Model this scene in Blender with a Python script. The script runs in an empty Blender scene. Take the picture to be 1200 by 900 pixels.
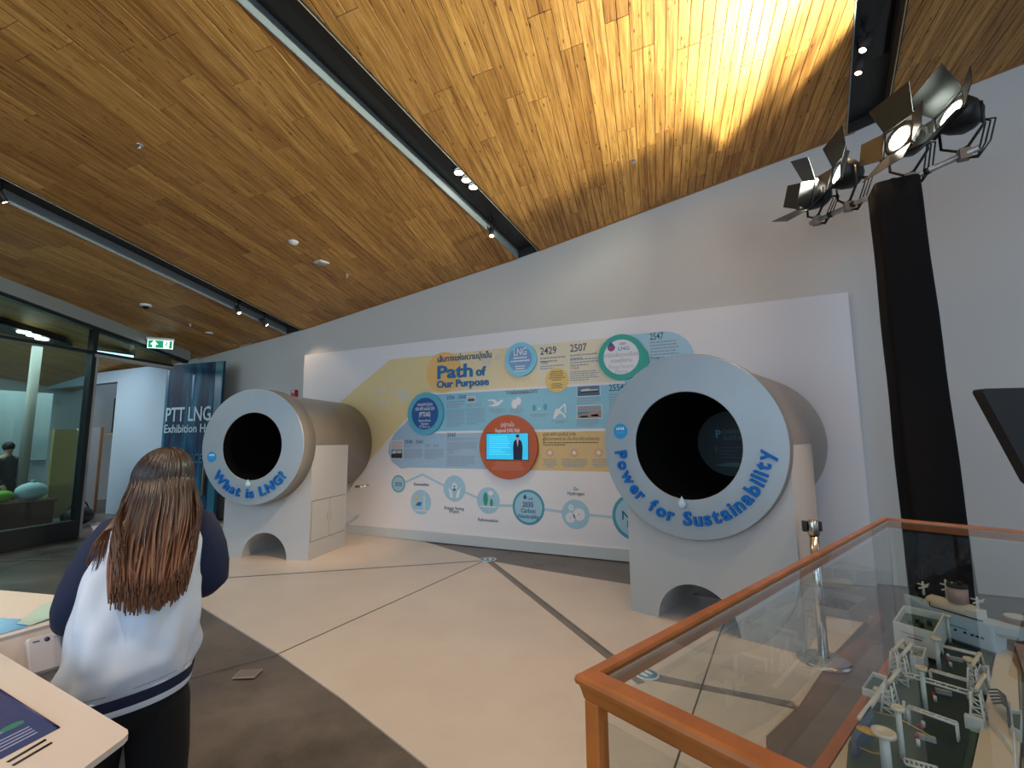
import bpy, bmesh, math, random
import numpy as np
from mathutils import Matrix, Vector
random.seed(7)
PI = math.pi
COL = bpy.context.scene.collection
SC = bpy.context.scene

# ------------------------------------------------------------------ camera
F = 541.0; EYE = 1.6
def _n(v): return v / np.linalg.norm(v)
_up = _n(np.array([-38., -4508., F]))
_wx = np.array([1182., -75., -F]); _wx = _n(_wx - _up * (_wx @ _up))
_wy = np.cross(_up, _wx)
M3 = np.array([_wx, _wy, _up])                 # rows: world axes in camera space (right, down, forward)
CAM = np.array([0., 0., EYE])
cam_data = bpy.data.cameras.new('camera')
cam = bpy.data.objects.new('camera', cam_data); COL.objects.link(cam)
cam_data.sensor_width = 36; cam_data.lens = 36 * F / 1200; cam_data.clip_start = 0.05
R = Matrix([[M3[i][0], -M3[i][1], -M3[i][2]] for i in range(3)])
cam.matrix_world = Matrix.Translation(Vector(CAM)) @ R.to_4x4()
SC.camera = cam

# ------------------------------------------------------------------ light and exposure
SC.view_settings.view_transform = 'Standard'; SC.view_settings.look = 'None'
SC.view_settings.gamma = 1.0; SC.view_settings.use_curve_mapping = False
SC.view_settings.exposure = 0.28
world = bpy.data.worlds.new('world'); SC.world = world; world.use_nodes = True
bg = world.node_tree.nodes['Background']
bg.inputs[0].default_value = (0.60, 0.78, 1.0, 1); bg.inputs[1].default_value = 0.62
SC.cycles.max_bounces = 7; SC.cycles.diffuse_bounces = 3; SC.cycles.glossy_bounces = 3
SC.cycles.transparent_max_bounces = 12; SC.cycles.use_denoising = True
SC.cycles.sample_clamp_indirect = 4.0

def spot(loc, aim, watts, angle, color, blend=0.5, size=0.04, name='spot_lamp'):
    l = bpy.data.lights.new(name, 'SPOT'); l.energy = watts; l.spot_size = math.radians(angle)
    l.spot_blend = blend; l.shadow_soft_size = size; l.color = color
    o = bpy.data.objects.new(name, l); COL.objects.link(o)
    d = Vector(aim) - Vector(loc); o.location = loc
    o.rotation_euler = d.to_track_quat('-Z', 'Y').to_euler(); return o
def area(loc, aim, watts, sx, sy, color, name='area_lamp'):
    l = bpy.data.lights.new(name, 'AREA'); l.energy = watts; l.shape = 'RECTANGLE'
    l.size = sx; l.size_y = sy; l.color = color
    o = bpy.data.objects.new(name, l); COL.objects.link(o)
    d = Vector(aim) - Vector(loc); o.location = loc
    o.rotation_euler = d.to_track_quat('-Z', 'Y').to_euler(); return o
WARM = (1.0, 0.70, 0.44); WARM2 = (1.0, 0.80, 0.60); COOL = (0.66, 0.82, 1.0)
# daylight from the glazed facade behind the camera
area((-4.5, -6.5, 2.6), (-4.5, 4, 1.4), 200, 9, 4, COOL, 'facade_daylight')
area((5.5, -3.5, 3.2), (1.0, 6, 1.5), 85, 4, 3, (0.74, 0.84, 1.0), 'facade_daylight')

# ------------------------------------------------------------------ pixel -> point helpers (real planes)
def ray(x, y): return M3 @ _n(np.array([x - 600., y - 450., F]))
def atz(x, y, z=0.): d = ray(x, y); return CAM + d * ((z - EYE) / d[2])
def atY(x, y, Y): d = ray(x, y); return CAM + d * (Y / d[1])
def atp(x, y, p, nn): d = ray(x, y); return CAM + d * (((np.array(p) - CAM) @ nn) / (d @ nn))
def atd(x, y, dd): r = ray(x, y); return CAM + r * (dd / (M3.T @ r)[2])

# ------------------------------------------------------------------ materials
MATS = {}
def mat(name, col, rough=0.6, metal=0.0, emit=0.0, noise=0.0, nscale=8.0, bump=0.0, bscale=60.0, spec=None, col2=None):
    if name in MATS: return MATS[name]
    m = bpy.data.materials.new(name); m.use_nodes = True; nt = m.node_tree; b = nt.nodes['Principled BSDF']
    b.inputs['Base Color'].default_value = (*col, 1); b.inputs['Roughness'].default_value = rough
    b.inputs['Metallic'].default_value = metal
    if spec is not None: b.inputs['Specular IOR Level'].default_value = spec
    if emit:
        b.inputs['Emission Color'].default_value = (*col, 1); b.inputs['Emission Strength'].default_value = emit
    tc = nt.nodes.new('ShaderNodeTexCoord')
    if noise or col2:
        n = nt.nodes.new('ShaderNodeTexNoise'); n.inputs['Scale'].default_value = nscale; n.inputs['Detail'].default_value = 5
        nt.links.new(tc.outputs['Object'], n.inputs['Vector'])
        r = nt.nodes.new('ShaderNodeValToRGB')
        c2 = col2 or tuple(c * (1 - noise) for c in col)
        r.color_ramp.elements[0].position = 0.35; r.color_ramp.elements[0].color = (*c2, 1)
        r.color_ramp.elements[1].position = 0.65; r.color_ramp.elements[1].color = (*col, 1)
        nt.links.new(n.outputs['Fac'], r.inputs['Fac']); nt.links.new(r.outputs['Color'], b.inputs['Base Color'])
    if bump:
        n2 = nt.nodes.new('ShaderNodeTexNoise'); n2.inputs['Scale'].default_value = bscale; n2.inputs['Detail'].default_value = 4
        nt.links.new(tc.outputs['Object'], n2.inputs['Vector'])
        bp = nt.nodes.new('ShaderNodeBump'); bp.inputs['Strength'].default_value = bump; bp.inputs['Distance'].default_value = 0.01
        nt.links.new(n2.outputs['Fac'], bp.inputs['Height']); nt.links.new(bp.outputs['Normal'], b.inputs['Normal'])
    MATS[name] = m; return m
def glass(name, tint, refl=1.0):
    m = bpy.data.materials.new(name); m.use_nodes = True; nt = m.node_tree; nt.nodes.clear()
    o = nt.nodes.new('ShaderNodeOutputMaterial'); mx = nt.nodes.new('ShaderNodeMixShader')
    t = nt.nodes.new('ShaderNodeBsdfTransparent'); t.inputs[0].default_value = (*tint, 1)
    g = nt.nodes.new('ShaderNodeBsdfGlossy'); g.inputs['Roughness'].default_value = 0.01; g.inputs[0].default_value = (refl, refl, refl, 1)
    f = nt.nodes.new('ShaderNodeFresnel'); f.inputs[0].default_value = 1.5
    gi = nt.nodes.new('ShaderNodeNewGeometry'); mm = nt.nodes.new('ShaderNodeMath'); mm.operation = 'SUBTRACT'; mm.inputs[0].default_value = 1.0
    m2 = nt.nodes.new('ShaderNodeMath'); m2.operation = 'MULTIPLY'; m2.use_clamp = True
    nt.links.new(gi.outputs['Backfacing'], mm.inputs[1]); nt.links.new(mm.outputs[0], m2.inputs[0]); nt.links.new(f.outputs[0], m2.inputs[1])
    nt.links.new(m2.outputs[0], mx.inputs[0]); nt.links.new(t.outputs[0], mx.inputs[1]); nt.links.new(g.outputs[0], mx.inputs[2])
    nt.links.new(mx.outputs[0], o.inputs[0]); MATS[name] = m; return m
def wood_ceiling():
    m = bpy.data.materials.new('bamboo_wood'); m.use_nodes = True; nt = m.node_tree; N = nt.nodes; L = nt.links
    b = N['Principled BSDF']; b.inputs['Roughness'].default_value = 0.5
    tc = N.new('ShaderNodeTexCoord'); oi = N.new('ShaderNodeObjectInfo'); gi = N.new('ShaderNodeNewGeometry')
    off = N.new('ShaderNodeVectorMath'); off.operation = 'MULTIPLY_ADD'
    comb = N.new('ShaderNodeCombineXYZ')
    add = N.new('ShaderNodeMath'); add.operation = 'ADD'; L.new(oi.outputs['Random'], add.inputs[0]); L.new(gi.outputs['Random Per Island'], add.inputs[1])
    mu = N.new('ShaderNodeMath'); mu.operation = 'MULTIPLY'; mu.inputs[1].default_value = 37.0; L.new(add.outputs[0], mu.inputs[0])
    for k in range(3): L.new(mu.outputs[0], comb.inputs[k])
    va = N.new('ShaderNodeVectorMath'); va.operation = 'ADD'; L.new(tc.outputs['Object'], va.inputs[0]); L.new(comb.outputs[0], va.inputs[1])
    def noise(sx, sy, sc, det=4, rough=0.6):
        mp = N.new('ShaderNodeMapping'); mp.inputs['Scale'].default_value = (sx, sy, 1); L.new(va.outputs[0], mp.inputs[0])
        n = N.new('ShaderNodeTexNoise'); n.inputs['Scale'].default_value = sc; n.inputs['Detail'].default_value = det; n.inputs['Roughness'].default_value = rough
        L.new(mp.outputs[0], n.inputs[0]); return n
    def ramp(src, stops):
        r = N.new('ShaderNodeValToRGB'); e = r.color_ramp.elements
        e[0].position, e[0].color = stops[0][0], (*stops[0][1], 1); e[1].position, e[1].color = stops[-1][0], (*stops[-1][1], 1)
        for p, c in stops[1:-1]: k = e.new(p); k.color = (*c, 1)
        L.new(src, r.inputs[0]); return r
    def mixc(kind, fac, a, bb):
        x = N.new('ShaderNodeMix'); x.data_type = 'RGBA'; x.blend_type = kind
        if isinstance(fac, float): x.inputs[0].default_value = fac
        else: L.new(fac, x.inputs[0])
        L.new(a, x.inputs[6]); L.new(bb, x.inputs[7]); return x.outputs[2]
    base = ramp(noise(0.5, 9, 3.0).outputs['Fac'], [(0.3, (0.26, 0.105, 0.022)), (0.48, (0.50, 0.245, 0.058)), (0.72, (0.68, 0.375, 0.115))])
    fine = ramp(noise(0.7, 30, 6.0, 3).outputs['Fac'], [(0.36, (0.42, 0.33, 0.26)), (0.48, (1, 1, 1)), (0.8, (1.1, 1.08, 1.0))])
    c = mixc('MULTIPLY', 0.8, base.outputs[0], fine.outputs[0])
    # bamboo nodes: small dark elongated flecks
    mpv = N.new('ShaderNodeMapping'); mpv.inputs['Scale'].default_value = (6, 19, 1); L.new(va.outputs[0], mpv.inputs[0])
    v = N.new('ShaderNodeTexVoronoi'); v.inputs['Scale'].default_value = 1.0; L.new(mpv.outputs[0], v.inputs['Vector'])
    kr = ramp(v.outputs['Distance'], [(0.0, (0.18, 0.10, 0.06)), (0.10, (0.4, 0.27, 0.18)), (0.17, (1, 1, 1))])
    kn = ramp(noise(2, 4, 2.0, 1).outputs['Fac'], [(0.36, (0, 0, 0)), (0.48, (1, 1, 1))])
    c = mixc('MULTIPLY', kn.outputs[0], c, kr.outputs[0])
    tone = ramp(oi.outputs['Random'], [(0.0, (0.74, 0.66, 0.58)), (0.5, (0.97, 0.95, 0.93)), (1.0, (1.16, 1.17, 1.14))])
    c = mixc('MULTIPLY', 1.0, c, tone.outputs[0])
    L.new(c, b.inputs['Base Color'])
    MATS['bamboo_wood'] = m; return m
WOOD = wood_ceiling()
def terrazzo(name, c1, c2, chip, rough, amt=0.5):
    m = bpy.data.materials.new(name); m.use_nodes = True; nt = m.node_tree; N = nt.nodes; L = nt.links
    b = N['Principled BSDF']; b.inputs['Roughness'].default_value = rough
    tc = N.new('ShaderNodeTexCoord')
    n = N.new('ShaderNodeTexNoise'); n.inputs['Scale'].default_value = 1.6; n.inputs['Detail'].default_value = 8; n.inputs['Roughness'].default_value = 0.65; L.new(tc.outputs['Object'], n.inputs[0])
    r = N.new('ShaderNodeValToRGB'); r.color_ramp.elements[0].position = 0.35; r.color_ramp.elements[1].position = 0.68
    r.color_ramp.elements[0].color = (*c1, 1); r.color_ramp.elements[1].color = (*c2, 1); L.new(n.outputs['Fac'], r.inputs[0])
    v = N.new('ShaderNodeTexVoronoi'); v.inputs['Scale'].default_value = 42; L.new(tc.outputs['Object'], v.inputs['Vector'])
    r2 = N.new('ShaderNodeValToRGB'); r2.color_ramp.elements[0].position = 0.07; r2.color_ramp.elements[1].position = 0.15
    r2.color_ramp.elements[0].color = (amt, amt, amt, 1); r2.color_ramp.elements[1].color = (0, 0, 0, 1); L.new(v.outputs['Distance'], r2.inputs[0])
    x = N.new('ShaderNodeMix'); x.data_type = 'RGBA'; L.new(r2.outputs[0], x.inputs[0]); L.new(r.outputs[0], x.inputs[6]); x.inputs[7].default_value = (*chip, 1)
    L.new(x.outputs[2], b.inputs['Base Color'])
    nr = N.new('ShaderNodeMath'); nr.operation = 'MULTIPLY_ADD'; nr.inputs[1].default_value = 0.22; nr.inputs[2].default_value = rough - 0.1; L.new(n.outputs['Fac'], nr.inputs[0]); L.new(nr.outputs[0], b.inputs['Roughness'])
    MATS[name] = m; return m
M_CREAM = terrazzo('cream_terrazzo', (0.56, 0.50, 0.44), (0.62, 0.56, 0.50), (0.48, 0.43, 0.38), 0.36, 0.25)
M_DARK = terrazzo('dark_terrazzo', (0.070, 0.060, 0.052), (0.165, 0.140, 0.118), (0.30, 0.27, 0.24), 0.30, 0.6)
M_STRIP = mat('grey_inlay', (0.18, 0.165, 0.155), 0.4, noise=0.2)
M_JOINT = mat('dark_joint', (0.05, 0.045, 0.04), 0.6)
M_WALL = mat('grey_wall_paint', (0.60, 0.59, 0.555), 0.75, bump=0.04, bscale=120)
M_BLUEWALL = mat('pale_blue_wall', (0.36, 0.46, 0.53), 0.75, bump=0.03, bscale=120)
M_WHITE = mat('white_board', (0.80, 0.79, 0.80), 0.55)
M_BLACK = mat('matt_black', (0.012, 0.012, 0.013), 0.55)
M_BLACKG = mat('black_gloss', (0.004, 0.004, 0.005), 0.12)
M_CHAR = mat('charcoal_metal', (0.028, 0.028, 0.027), 0.5, 0.2)
M_STEEL = mat('grey_steel', (0.25, 0.28, 0.29), 0.45, 0.4)
M_FRAME = mat('dark_frame', (0.02, 0.024, 0.026), 0.35, 0.5)
M_RING = mat('brushed_silver', (0.34, 0.40, 0.43), 0.42, 0.35, noise=0.05, nscale=3)
M_TUBE = mat('taupe_tube', (0.30, 0.265, 0.23), 0.38, 0.35, noise=0.06, nscale=3)
M_BLOCK = mat('pale_grey_plinth', (0.43, 0.45, 0.45), 0.6)
M_GLOW = mat('lamp_glow', (1.0, 0.86, 0.66), 0.5, emit=14)
M_GLOWW = mat('lamp_glow_white', (1.0, 0.95, 0.86), 0.5, emit=9)
M_GLOWH = mat('stage_lens', (1.0, 0.95, 0.82), 0.5, emit=30)
M_PLASTIC = mat('white_plastic', (0.7, 0.69, 0.66), 0.45)
M_LETTER = mat('blue_letter', (0.004, 0.13, 0.46), 0.5, spec=.2)
M_CHROME = mat('chrome', (0.75, 0.74, 0.72), 0.13, 1.0)
M_ORANGE = mat('orange_wood', (0.52, 0.155, 0.030), 0.28, noise=0.28, nscale=9)
G_CLEAR = glass('clear_glass', (0.93, 0.95, 0.94))
G_TINT = glass('tinted_glass', (0.62, 0.76, 0.73))

# ------------------------------------------------------------------ mesh builder
class MB:
    def __init__(s): s.v = []; s.f = []; s.smooth = []
    def add(s, vs, fs, smooth=False, xf=None):
        b = len(s.v)
        for p in vs:
            p = Vector(p)
            if xf is not None: p = xf @ p
            s.v.append(p)
        for f in fs: s.f.append([b + i for i in f]); s.smooth.append(smooth)
        return s
    def box(s, c, d, xf=None, rz=0.0):
        x, y, z = c; a, b, e = d[0] / 2, d[1] / 2, d[2] / 2
        vs = [Vector((sx * a, sy * b, sz * e)) for sx in (-1, 1) for sy in (-1, 1) for sz in (-1, 1)]
        r = Matrix.Rotation(rz, 3, 'Z'); vs = [r @ v + Vector(c) for v in vs]
        return s.add(vs, [(0, 1, 3, 2), (4, 6, 7, 5), (0, 4, 5, 1), (2, 3, 7, 6), (0, 2, 6, 4), (1, 5, 7, 3)], xf=xf)
    def bbox(s, lo, hi, xf=None):
        return s.box([(a + b) / 2 for a, b in zip(lo, hi)], [abs(b - a) for a, b in zip(lo, hi)], xf)
    def bevbox(s, c, d, r=0.01, xf=None):
        x, y = d[0] / 2, d[1] / 2; n = 3; o = []
        for cx, cy, a0 in ((x - r, y - r, 0), (-x + r, y - r, 90), (-x + r, -y + r, 180), (x - r, -y + r, 270)):
            for k in range(n + 1):
                a = math.radians(a0 + 90 * k / n); o.append((cx + r * math.cos(a), cy + r * math.sin(a)))
        h = d[2] / 2; q = min(r, h) * 0.6
        rings = []
        for zz, sc in ((-h, q), (-h + q, 0), (h - q, 0), (h, q)):
            rings.append([(c[0] + px * (1 - sc / x), c[1] + py * (1 - sc / y), c[2] + zz) for px, py in o])
        return s.loft(rings, xf=xf, smooth=False)
    def loft(s, rings, cap=True, xf=None, smooth=True, close=True):
        b = []; n = len(rings[0]); vs = [p for r in rings for p in r]; fs = []
        for i in range(len(rings) - 1):
            for j in range(n if close else n - 1):
                k = (j + 1) % n
                fs.append((i * n + j, i * n + k, (i + 1) * n + k, (i + 1) * n + j))
        base = len(s.v); s.add(vs, fs, smooth, xf)
        if cap and close:
            s.f.append([base + j for j in range(n)][::-1]); s.smooth.append(False)
            s.f.append([base + (len(rings) - 1) * n + j for j in range(n)]); s.smooth.append(False)
        return s
    def lathe(s, prof, n=32, axis='z', c=(0, 0, 0), xf=None, smooth=True, caps=False):
        rings = []
        for r, h in prof:
            ring = []
            for k in range(n):
                a = 2 * PI * k / n; u, w = r * math.cos(a), r * math.sin(a)
                p = {'z': (u, w, h), 'y': (u, h, -w), 'x': (h, u, w)}[axis]
                ring.append((p[0] + c[0], p[1] + c[1], p[2] + c[2]))
            rings.append(ring)
        return s.loft(rings, cap=caps, xf=xf, smooth=smooth)
    def cyl(s, a, b, r, n=12, r2=None, xf=None, smooth=True, caps=True):
        a = Vector(a); b = Vector(b); d = (b - a); q = d.to_track_quat('Z', 'Y'); r2 = r if r2 is None else r2
        rings = [[a + q @ Vector((r * math.cos(2 * PI * k / n), r * math.sin(2 * PI * k / n), 0)) for k in range(n)],
                 [b + q @ Vector((r2 * math.cos(2 * PI * k / n), r2 * math.sin(2 * PI * k / n), 0)) for k in range(n)]]
        return s.loft(rings, cap=caps, xf=xf, smooth=smooth)
    def tube(s, pts, r, n=8, xf=None, rs=None, flat=1.0):
        pts = [Vector(p) for p in pts]; rings = []; side = None
        for i, p in enumerate(pts):
            t = (pts[min(i + 1, len(pts) - 1)] - pts[max(i - 1, 0)]).normalized()
            if side is None:
                side = t.cross(Vector((0, 0, 1)));
                if side.length < 1e-3: side = Vector((1, 0, 0))
            side = (side - t * side.dot(t)).normalized(); up = side.cross(t)
            rr = rs[i] if rs else r
            rings.append([p + side * rr * math.cos(2 * PI * k / n) + up * rr * flat * math.sin(2 * PI * k / n) for k in range(n)])
        return s.loft(rings, xf=xf)
    def prism(s, poly, lo, hi, axis='z', xf=None, smooth=False):
        # poly in the two other axes; axis 'y': (x, z)
        f = {'z': lambda p, h: (p[0], p[1], h), 'y': lambda p, h: (p[0], h, p[1]), 'x': lambda p, h: (h, p[0], p[1])}[axis]
        return s.loft([[f(p, lo) for p in poly], [f(p, hi) for p in poly]], xf=xf, smooth=smooth)
    def sphere(s, c, r, n=16, m=10, sc=(1, 1, 1), xf=None):
        rings = []
        for i in range(m + 1):
            a = -PI / 2 + PI * i / m; rr = max(math.cos(a), 0.02) * r
            rings.append([(c[0] + sc[0] * rr * math.cos(2 * PI * k / n), c[1] + sc[1] * rr * math.sin(2 * PI * k / n), c[2] + sc[2] * r * math.sin(a)) for k in range(n)])
        return s.loft(rings, xf=xf)
    def mesh(s, name):
        me = bpy.data.meshes.new(name); me.from_pydata([tuple(v) for v in s.v], [], s.f)
        me.polygons.foreach_set('use_smooth', s.smooth); me.update()
        bm = bmesh.new(); bm.from_mesh(me); bmesh.ops.recalc_face_normals(bm, faces=bm.faces); bm.to_mesh(me); bm.free()
        return me

def build(name, mb, m, parent=None, loc=None, label=None, kind=None, cat=None, group=None, rot=None):
    me = mb if isinstance(mb, bpy.types.Mesh) else mb.mesh(name)
    if not me.materials: me.materials.append(m)
    o = bpy.data.objects.new(name, me); COL.objects.link(o)
    if parent: o.parent = parent
    if loc is not None: o.location = loc
    if rot is not None: o.rotation_euler = rot
    if label: o['label'] = label
    if kind: o['kind'] = kind
    if cat: o['category'] = cat
    if group: o['group'] = group
    return o
def thing(name, label, cat, loc=(0, 0, 0), rz=0.0, group=None, rot=None):
    o = bpy.data.objects.new(name, None); COL.objects.link(o); o.empty_display_size = 0.2
    o.location = loc; o.rotation_euler = rot if rot is not None else (0, 0, rz); o['label'] = label; o['category'] = cat
    if group: o['group'] = group
    return o
def copy_tree(o, parent=None):
    c = o.copy(); COL.objects.link(c); c.parent = parent
    for ch in list(o.children):
        copy_tree(ch, c)
    return c
_tc = {}
def text_verts(body, size=1.0, ext=0.0, off=0.0, align='LEFT', res=3, space=1.0, line=1.0):
    key = (body, ext, off, align, res, space, line)
    if key not in _tc:
        cu = bpy.data.curves.new('t', 'FONT'); cu.body = body; cu.size = 1.0; cu.extrude = ext; cu.offset = off
        cu.align_x = align; cu.resolution_u = res; cu.space_character = space; cu.space_line = line
        o = bpy.data.objects.new('t', cu); COL.objects.link(o)
        dg = bpy.context.evaluated_depsgraph_get(); me = o.evaluated_get(dg).to_mesh()
        vs = [tuple(v.co) for v in me.vertices]; fs = [tuple(p.vertices) for p in me.polygons]
        o.evaluated_get(dg).to_mesh_clear(); bpy.data.objects.remove(o); bpy.data.curves.remove(cu)
        _tc[key] = (vs, fs)
    vs, fs = _tc[key]
    return [(x * size, y * size, z * size) for x, y, z in vs], fs
def text_front(mb, body, x, z, size, y=0.0, ext=0.0, off=0.0, align='LEFT', res=2, space=1.0, slope=0.0, width=None, line=1.0):
    """lettering standing in the x-z plane, read from the -y side"""
    vs, fs = text_verts(body, size, ext / max(size, 1e-6), off, align, res, space, line)
    if not vs: return
    sx = 1.0
    if width:
        w = max(v[0] for v in vs) - min(v[0] for v in vs); sx = width / w
    mb.add([(x + v[0] * sx, y - v[2], z + v[1] + v[0] * slope) for v in vs], fs)

# ================================================================== FLOOR
flo = MB(); flo.box((-2, 0, -0.06), (34, 24, 0.1)); floor = build('floor', flo, M_DARK, kind='structure')
def slab(pts, z0, z1, name, m, label=None):
    return build(name, MB().prism([(p[0], p[1]) for p in pts], z0, z1), m, floor, label=label)
# large circle arc of the cream field on the camera side
arcL = [(-11.6, 5.05), (-10.4, 4.62), (-8.9, 4.12), (-7.2, 3.62), (-5.9, 3.30), (-4.72, 3.02), (-3.18, 2.63), (-2.3, 2.37), (-1.44, 2.08), (-0.6, 1.76), (0.0, 1.50)]
tip = (-2.99, 5.66)
J1a = (-3.18, 2.63)
B0 = (-0.49, 2.62)
slab([arcL[0], *arcL[1:6], arcL[6], tip, (-4.48, 6.30), (-11.9, 6.35)], -0.012, 0.0, 'floor_slab', M_CREAM)
slab([arcL[6], arcL[7], arcL[8], arcL[9], arcL[10], (0.10, 3.02), (0.27, 3.37), (-0.36, 3.41), (-0.80, 3.50), (-2.93, 5.62), tip], -0.012, 0.0, 'floor_slab', M_CREAM)
slab([(-0.55, 3.47), (0.30, 3.42), (0.63, 4.31), (0.98, 5.10), (-1.05, 5.37), (-2.2, 5.52), (-2.90, 5.65), (-0.80, 3.58)], -0.012, 0.0, 'floor_slab', M_CREAM)
slab([(-10.0, 4.52), (-8.4, 4.02), (-7.4, 4.6), (-9.0, 5.4)], 0.0, 0.001, 'floor_slab', terrazzo('pale_grey_terrazzo', (0.30, 0.28, 0.26), (0.36, 0.34, 0.31), (0.4, 0.38, 0.34), 0.36))
def strip(a, b, w, name, m, z=0.0015):
    a = Vector((*a, 0)); b = Vector((*b, 0)); s = (b - a).normalized().cross(Vector((0, 0, 1))) * w / 2
    build(name, MB().prism([(a + s)[:2], (b + s)[:2], (b - s)[:2], (a - s)[:2]], 0.0003, z), m, floor)
strip((-2.97, 5.64), (-0.60, 3.30), 0.06, 'inlay_strip', M_STRIP)
strip((-2.99, 5.66), (-5.44, 3.78), 0.035, 'inlay_strip', M_STRIP)
strip((-5.44, 3.78), (-6.6, 2.9), 0.035, 'inlay_strip', M_STRIP)
strip((-0.62, 3.40), (0.28, 3.42), 0.07, 'inlay_strip', M_STRIP)
strip((-3.18, 2.64), (-3.02, 5.64), 0.012, 'floor_joint', M_JOINT)
strip((-0.40, 1.80), (-0.15, 4.31), 0.010, 'floor_joint', M_JOINT)
strip((-0.15, 4.31), (-0.03, 5.2), 0.010, 'floor_joint', M_JOINT)
strip((-3.9, 1.2), (-3.18, 2.64), 0.010, 'floor_joint', mat('grey_joint', (0.13, 0.12, 0.11), 0.5))
strip((-8.69, 2.88), (-8.97, 3.49), 0.02, 'inlay_strip', M_STRIP)
strip((-9.3, 3.0), (-7.6, 3.9), 0.02, 'inlay_strip', M_STRIP)
# floor box lid and footprint stickers
fb = atz(290, 790); t = thing('floor_box', 'small square metal floor box lid set in the dark floor', 'floor box', (fb[0], fb[1], 0), math.radians(28))
build('rim', MB().prism([(-.075, -.06), (.075, -.06), (.075, .06), (-.075, .06)], 0.0003, 0.003), mat('pale_metal', (0.55, 0.50, 0.44), 0.3, 0.6), t)
build('lid', MB().prism([(-.068, -.045), (.068, -.045), (.068, .054), (-.068, .054)], 0.003, 0.005), mat('lid_metal', (0.26, 0.23, 0.2), 0.35, 0.4), t)
def sticker(p, r, label, rz):
    t = thing('floor_sticker', label, 'sticker', (p[0], p[1], 0.0017), rz)
    build('backing', MB().lathe([(0.001, 0), (r, 0), (r, 0.001), (0.001, 0.001)], 36), mat('sticker_white', (0.75, 0.76, 0.78), 0.4), t)
    build('blue_disc', MB().lathe([(0.001, 0.001), (r * .8, 0.001), (r * .8, 0.0016), (0.001, 0.0016)], 36), mat('sticker_blue', (0.06, 0.27, 0.47), 0.4), t)
    for s in (-1, 1):
        pts = [(s * r * .28 + r * .19 * math.cos(a) * (1 if math.sin(a) > 0 else .8), r * .08 + r * .42 * math.sin(a)) for a in np.linspace(0, 2 * PI, 20, endpoint=False)]
        build('footprint', MB().prism(pts, 0.0016, 0.0021), MATS['sticker_white'], t)
sticker(atz(758, 790), 0.085, 'round blue and white footprint sticker on the floor beneath the glass case', math.radians(60))
sticker(atz(571.5, 655.5), 0.12, 'round footprint sticker where the floor strips meet before the timeline wall', math.radians(20))

# ================================================================== CEILING
dC = _n(ray(773, 600))
def plane(p, q): p = np.array(p); q = np.array(q); nn = _n(np.cross(q - p, dC)); return p, (nn if nn[2] < 0 else -nn)
YW = 6.46
PL = {'A': plane([-10.58, YW, 3.53], [-7.9, YW, 3.78]), 'B': plane([-7.6, YW, 3.81], [-2.87, YW, 4.46]),
      'C': plane([-2.5, YW, 4.52], [1.62, YW, 5.26]), 'D': plane([1.94, YW, 5.35], [3.13, YW, 5.59])}
def onpl(k, x, y): return atp(x, y, *PL[k])
def extend(a, b, yend):  # point on line a->b at given y
    return a + (b - a) * ((yend - a[1]) / (b[1] - a[1]))
def wallpt(k, X):  # point on plane k at wall
    p, nn = PL[k]; z = p[2] - (nn[0] * (X - p[0]) + nn[1] * (YW - p[1])) / nn[2]; return np.array([X, YW, z])
def on_xy(k, X, Y):
    p, nn = PL[k]; return np.array([X, Y, p[2] - (nn[0] * (X - p[0]) + nn[1] * (Y - p[1])) / nn[2]])
YB = -3.0
b1L = (onpl('B', 606, 301), onpl('B', 280, 0)); b1R = (onpl('C', 630, 292), onpl('C', 352, 0))
b2L = (onpl('A', 335, 391), onpl('A', 0, 232)); b2R = (onpl('B', 352, 385.5), onpl('B', 0, 206))
b3L = (onpl('C', 993, 155), onpl('C', 1004, 0)); b3R = (onpl('D', 1040, 132), onpl('D', 1063, 0))
def edge(k, seg):  # two xy points, at wall and far behind
    a, b = seg; w = extend(a, b, YW); e = extend(a, b, YB); return on_xy(k, w[0], w[1]), on_xy(k, e[0], e[1])
def cross_xy(p1, p2, p3, p4):
    x1, y1, x2, y2, x3, y3, x4, y4 = p1[0], p1[1], p2[0], p2[1], p3[0], p3[1], p4[0], p4[1]
    d = (x1 - x2) * (y3 - y4) - (y1 - y2) * (x3 - x4)
    return (((x1 * y2 - y1 * x2) * (x3 - x4) - (x1 - x2) * (x3 * y4 - y3 * x4)) / d, ((x1 * y2 - y1 * x2) * (y3 - y4) - (y1 - y2) * (x3 * y4 - y3 * x4)) / d)
G0 = np.array([-9.85, 2.88, 0]); G1 = np.array([-10.61, 5.98, 0]); gd = _n(G1 - G0)
hdr = (G0 + gd * (YW - G0[1]) / gd[1], G0 + gd * (YB - G0[1]) / gd[1])
QUADS = {}
e = edge('A', b2L); QUADS['A'] = [(-16.5, YW), (e[0][0], YW), (e[1][0], YB), (-16.5, YB)]
ea, eb = edge('B', b2R), edge('B', b1L); QUADS['B'] = [(ea[0][0], YW), (eb[0][0], YW), (eb[1][0], YB), (ea[1][0], YB)]
ea, eb = edge('C', b1R), edge('C', b3L); QUADS['C'] = [(ea[0][0], YW), (eb[0][0], YW), (eb[1][0], YB), (ea[1][0], YB)]
ea = edge('D', b3R); QUADS['D'] = [(ea[0][0], YW), (9.0, YW), (9.0, YB), (ea[1][0], YB)]
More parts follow.
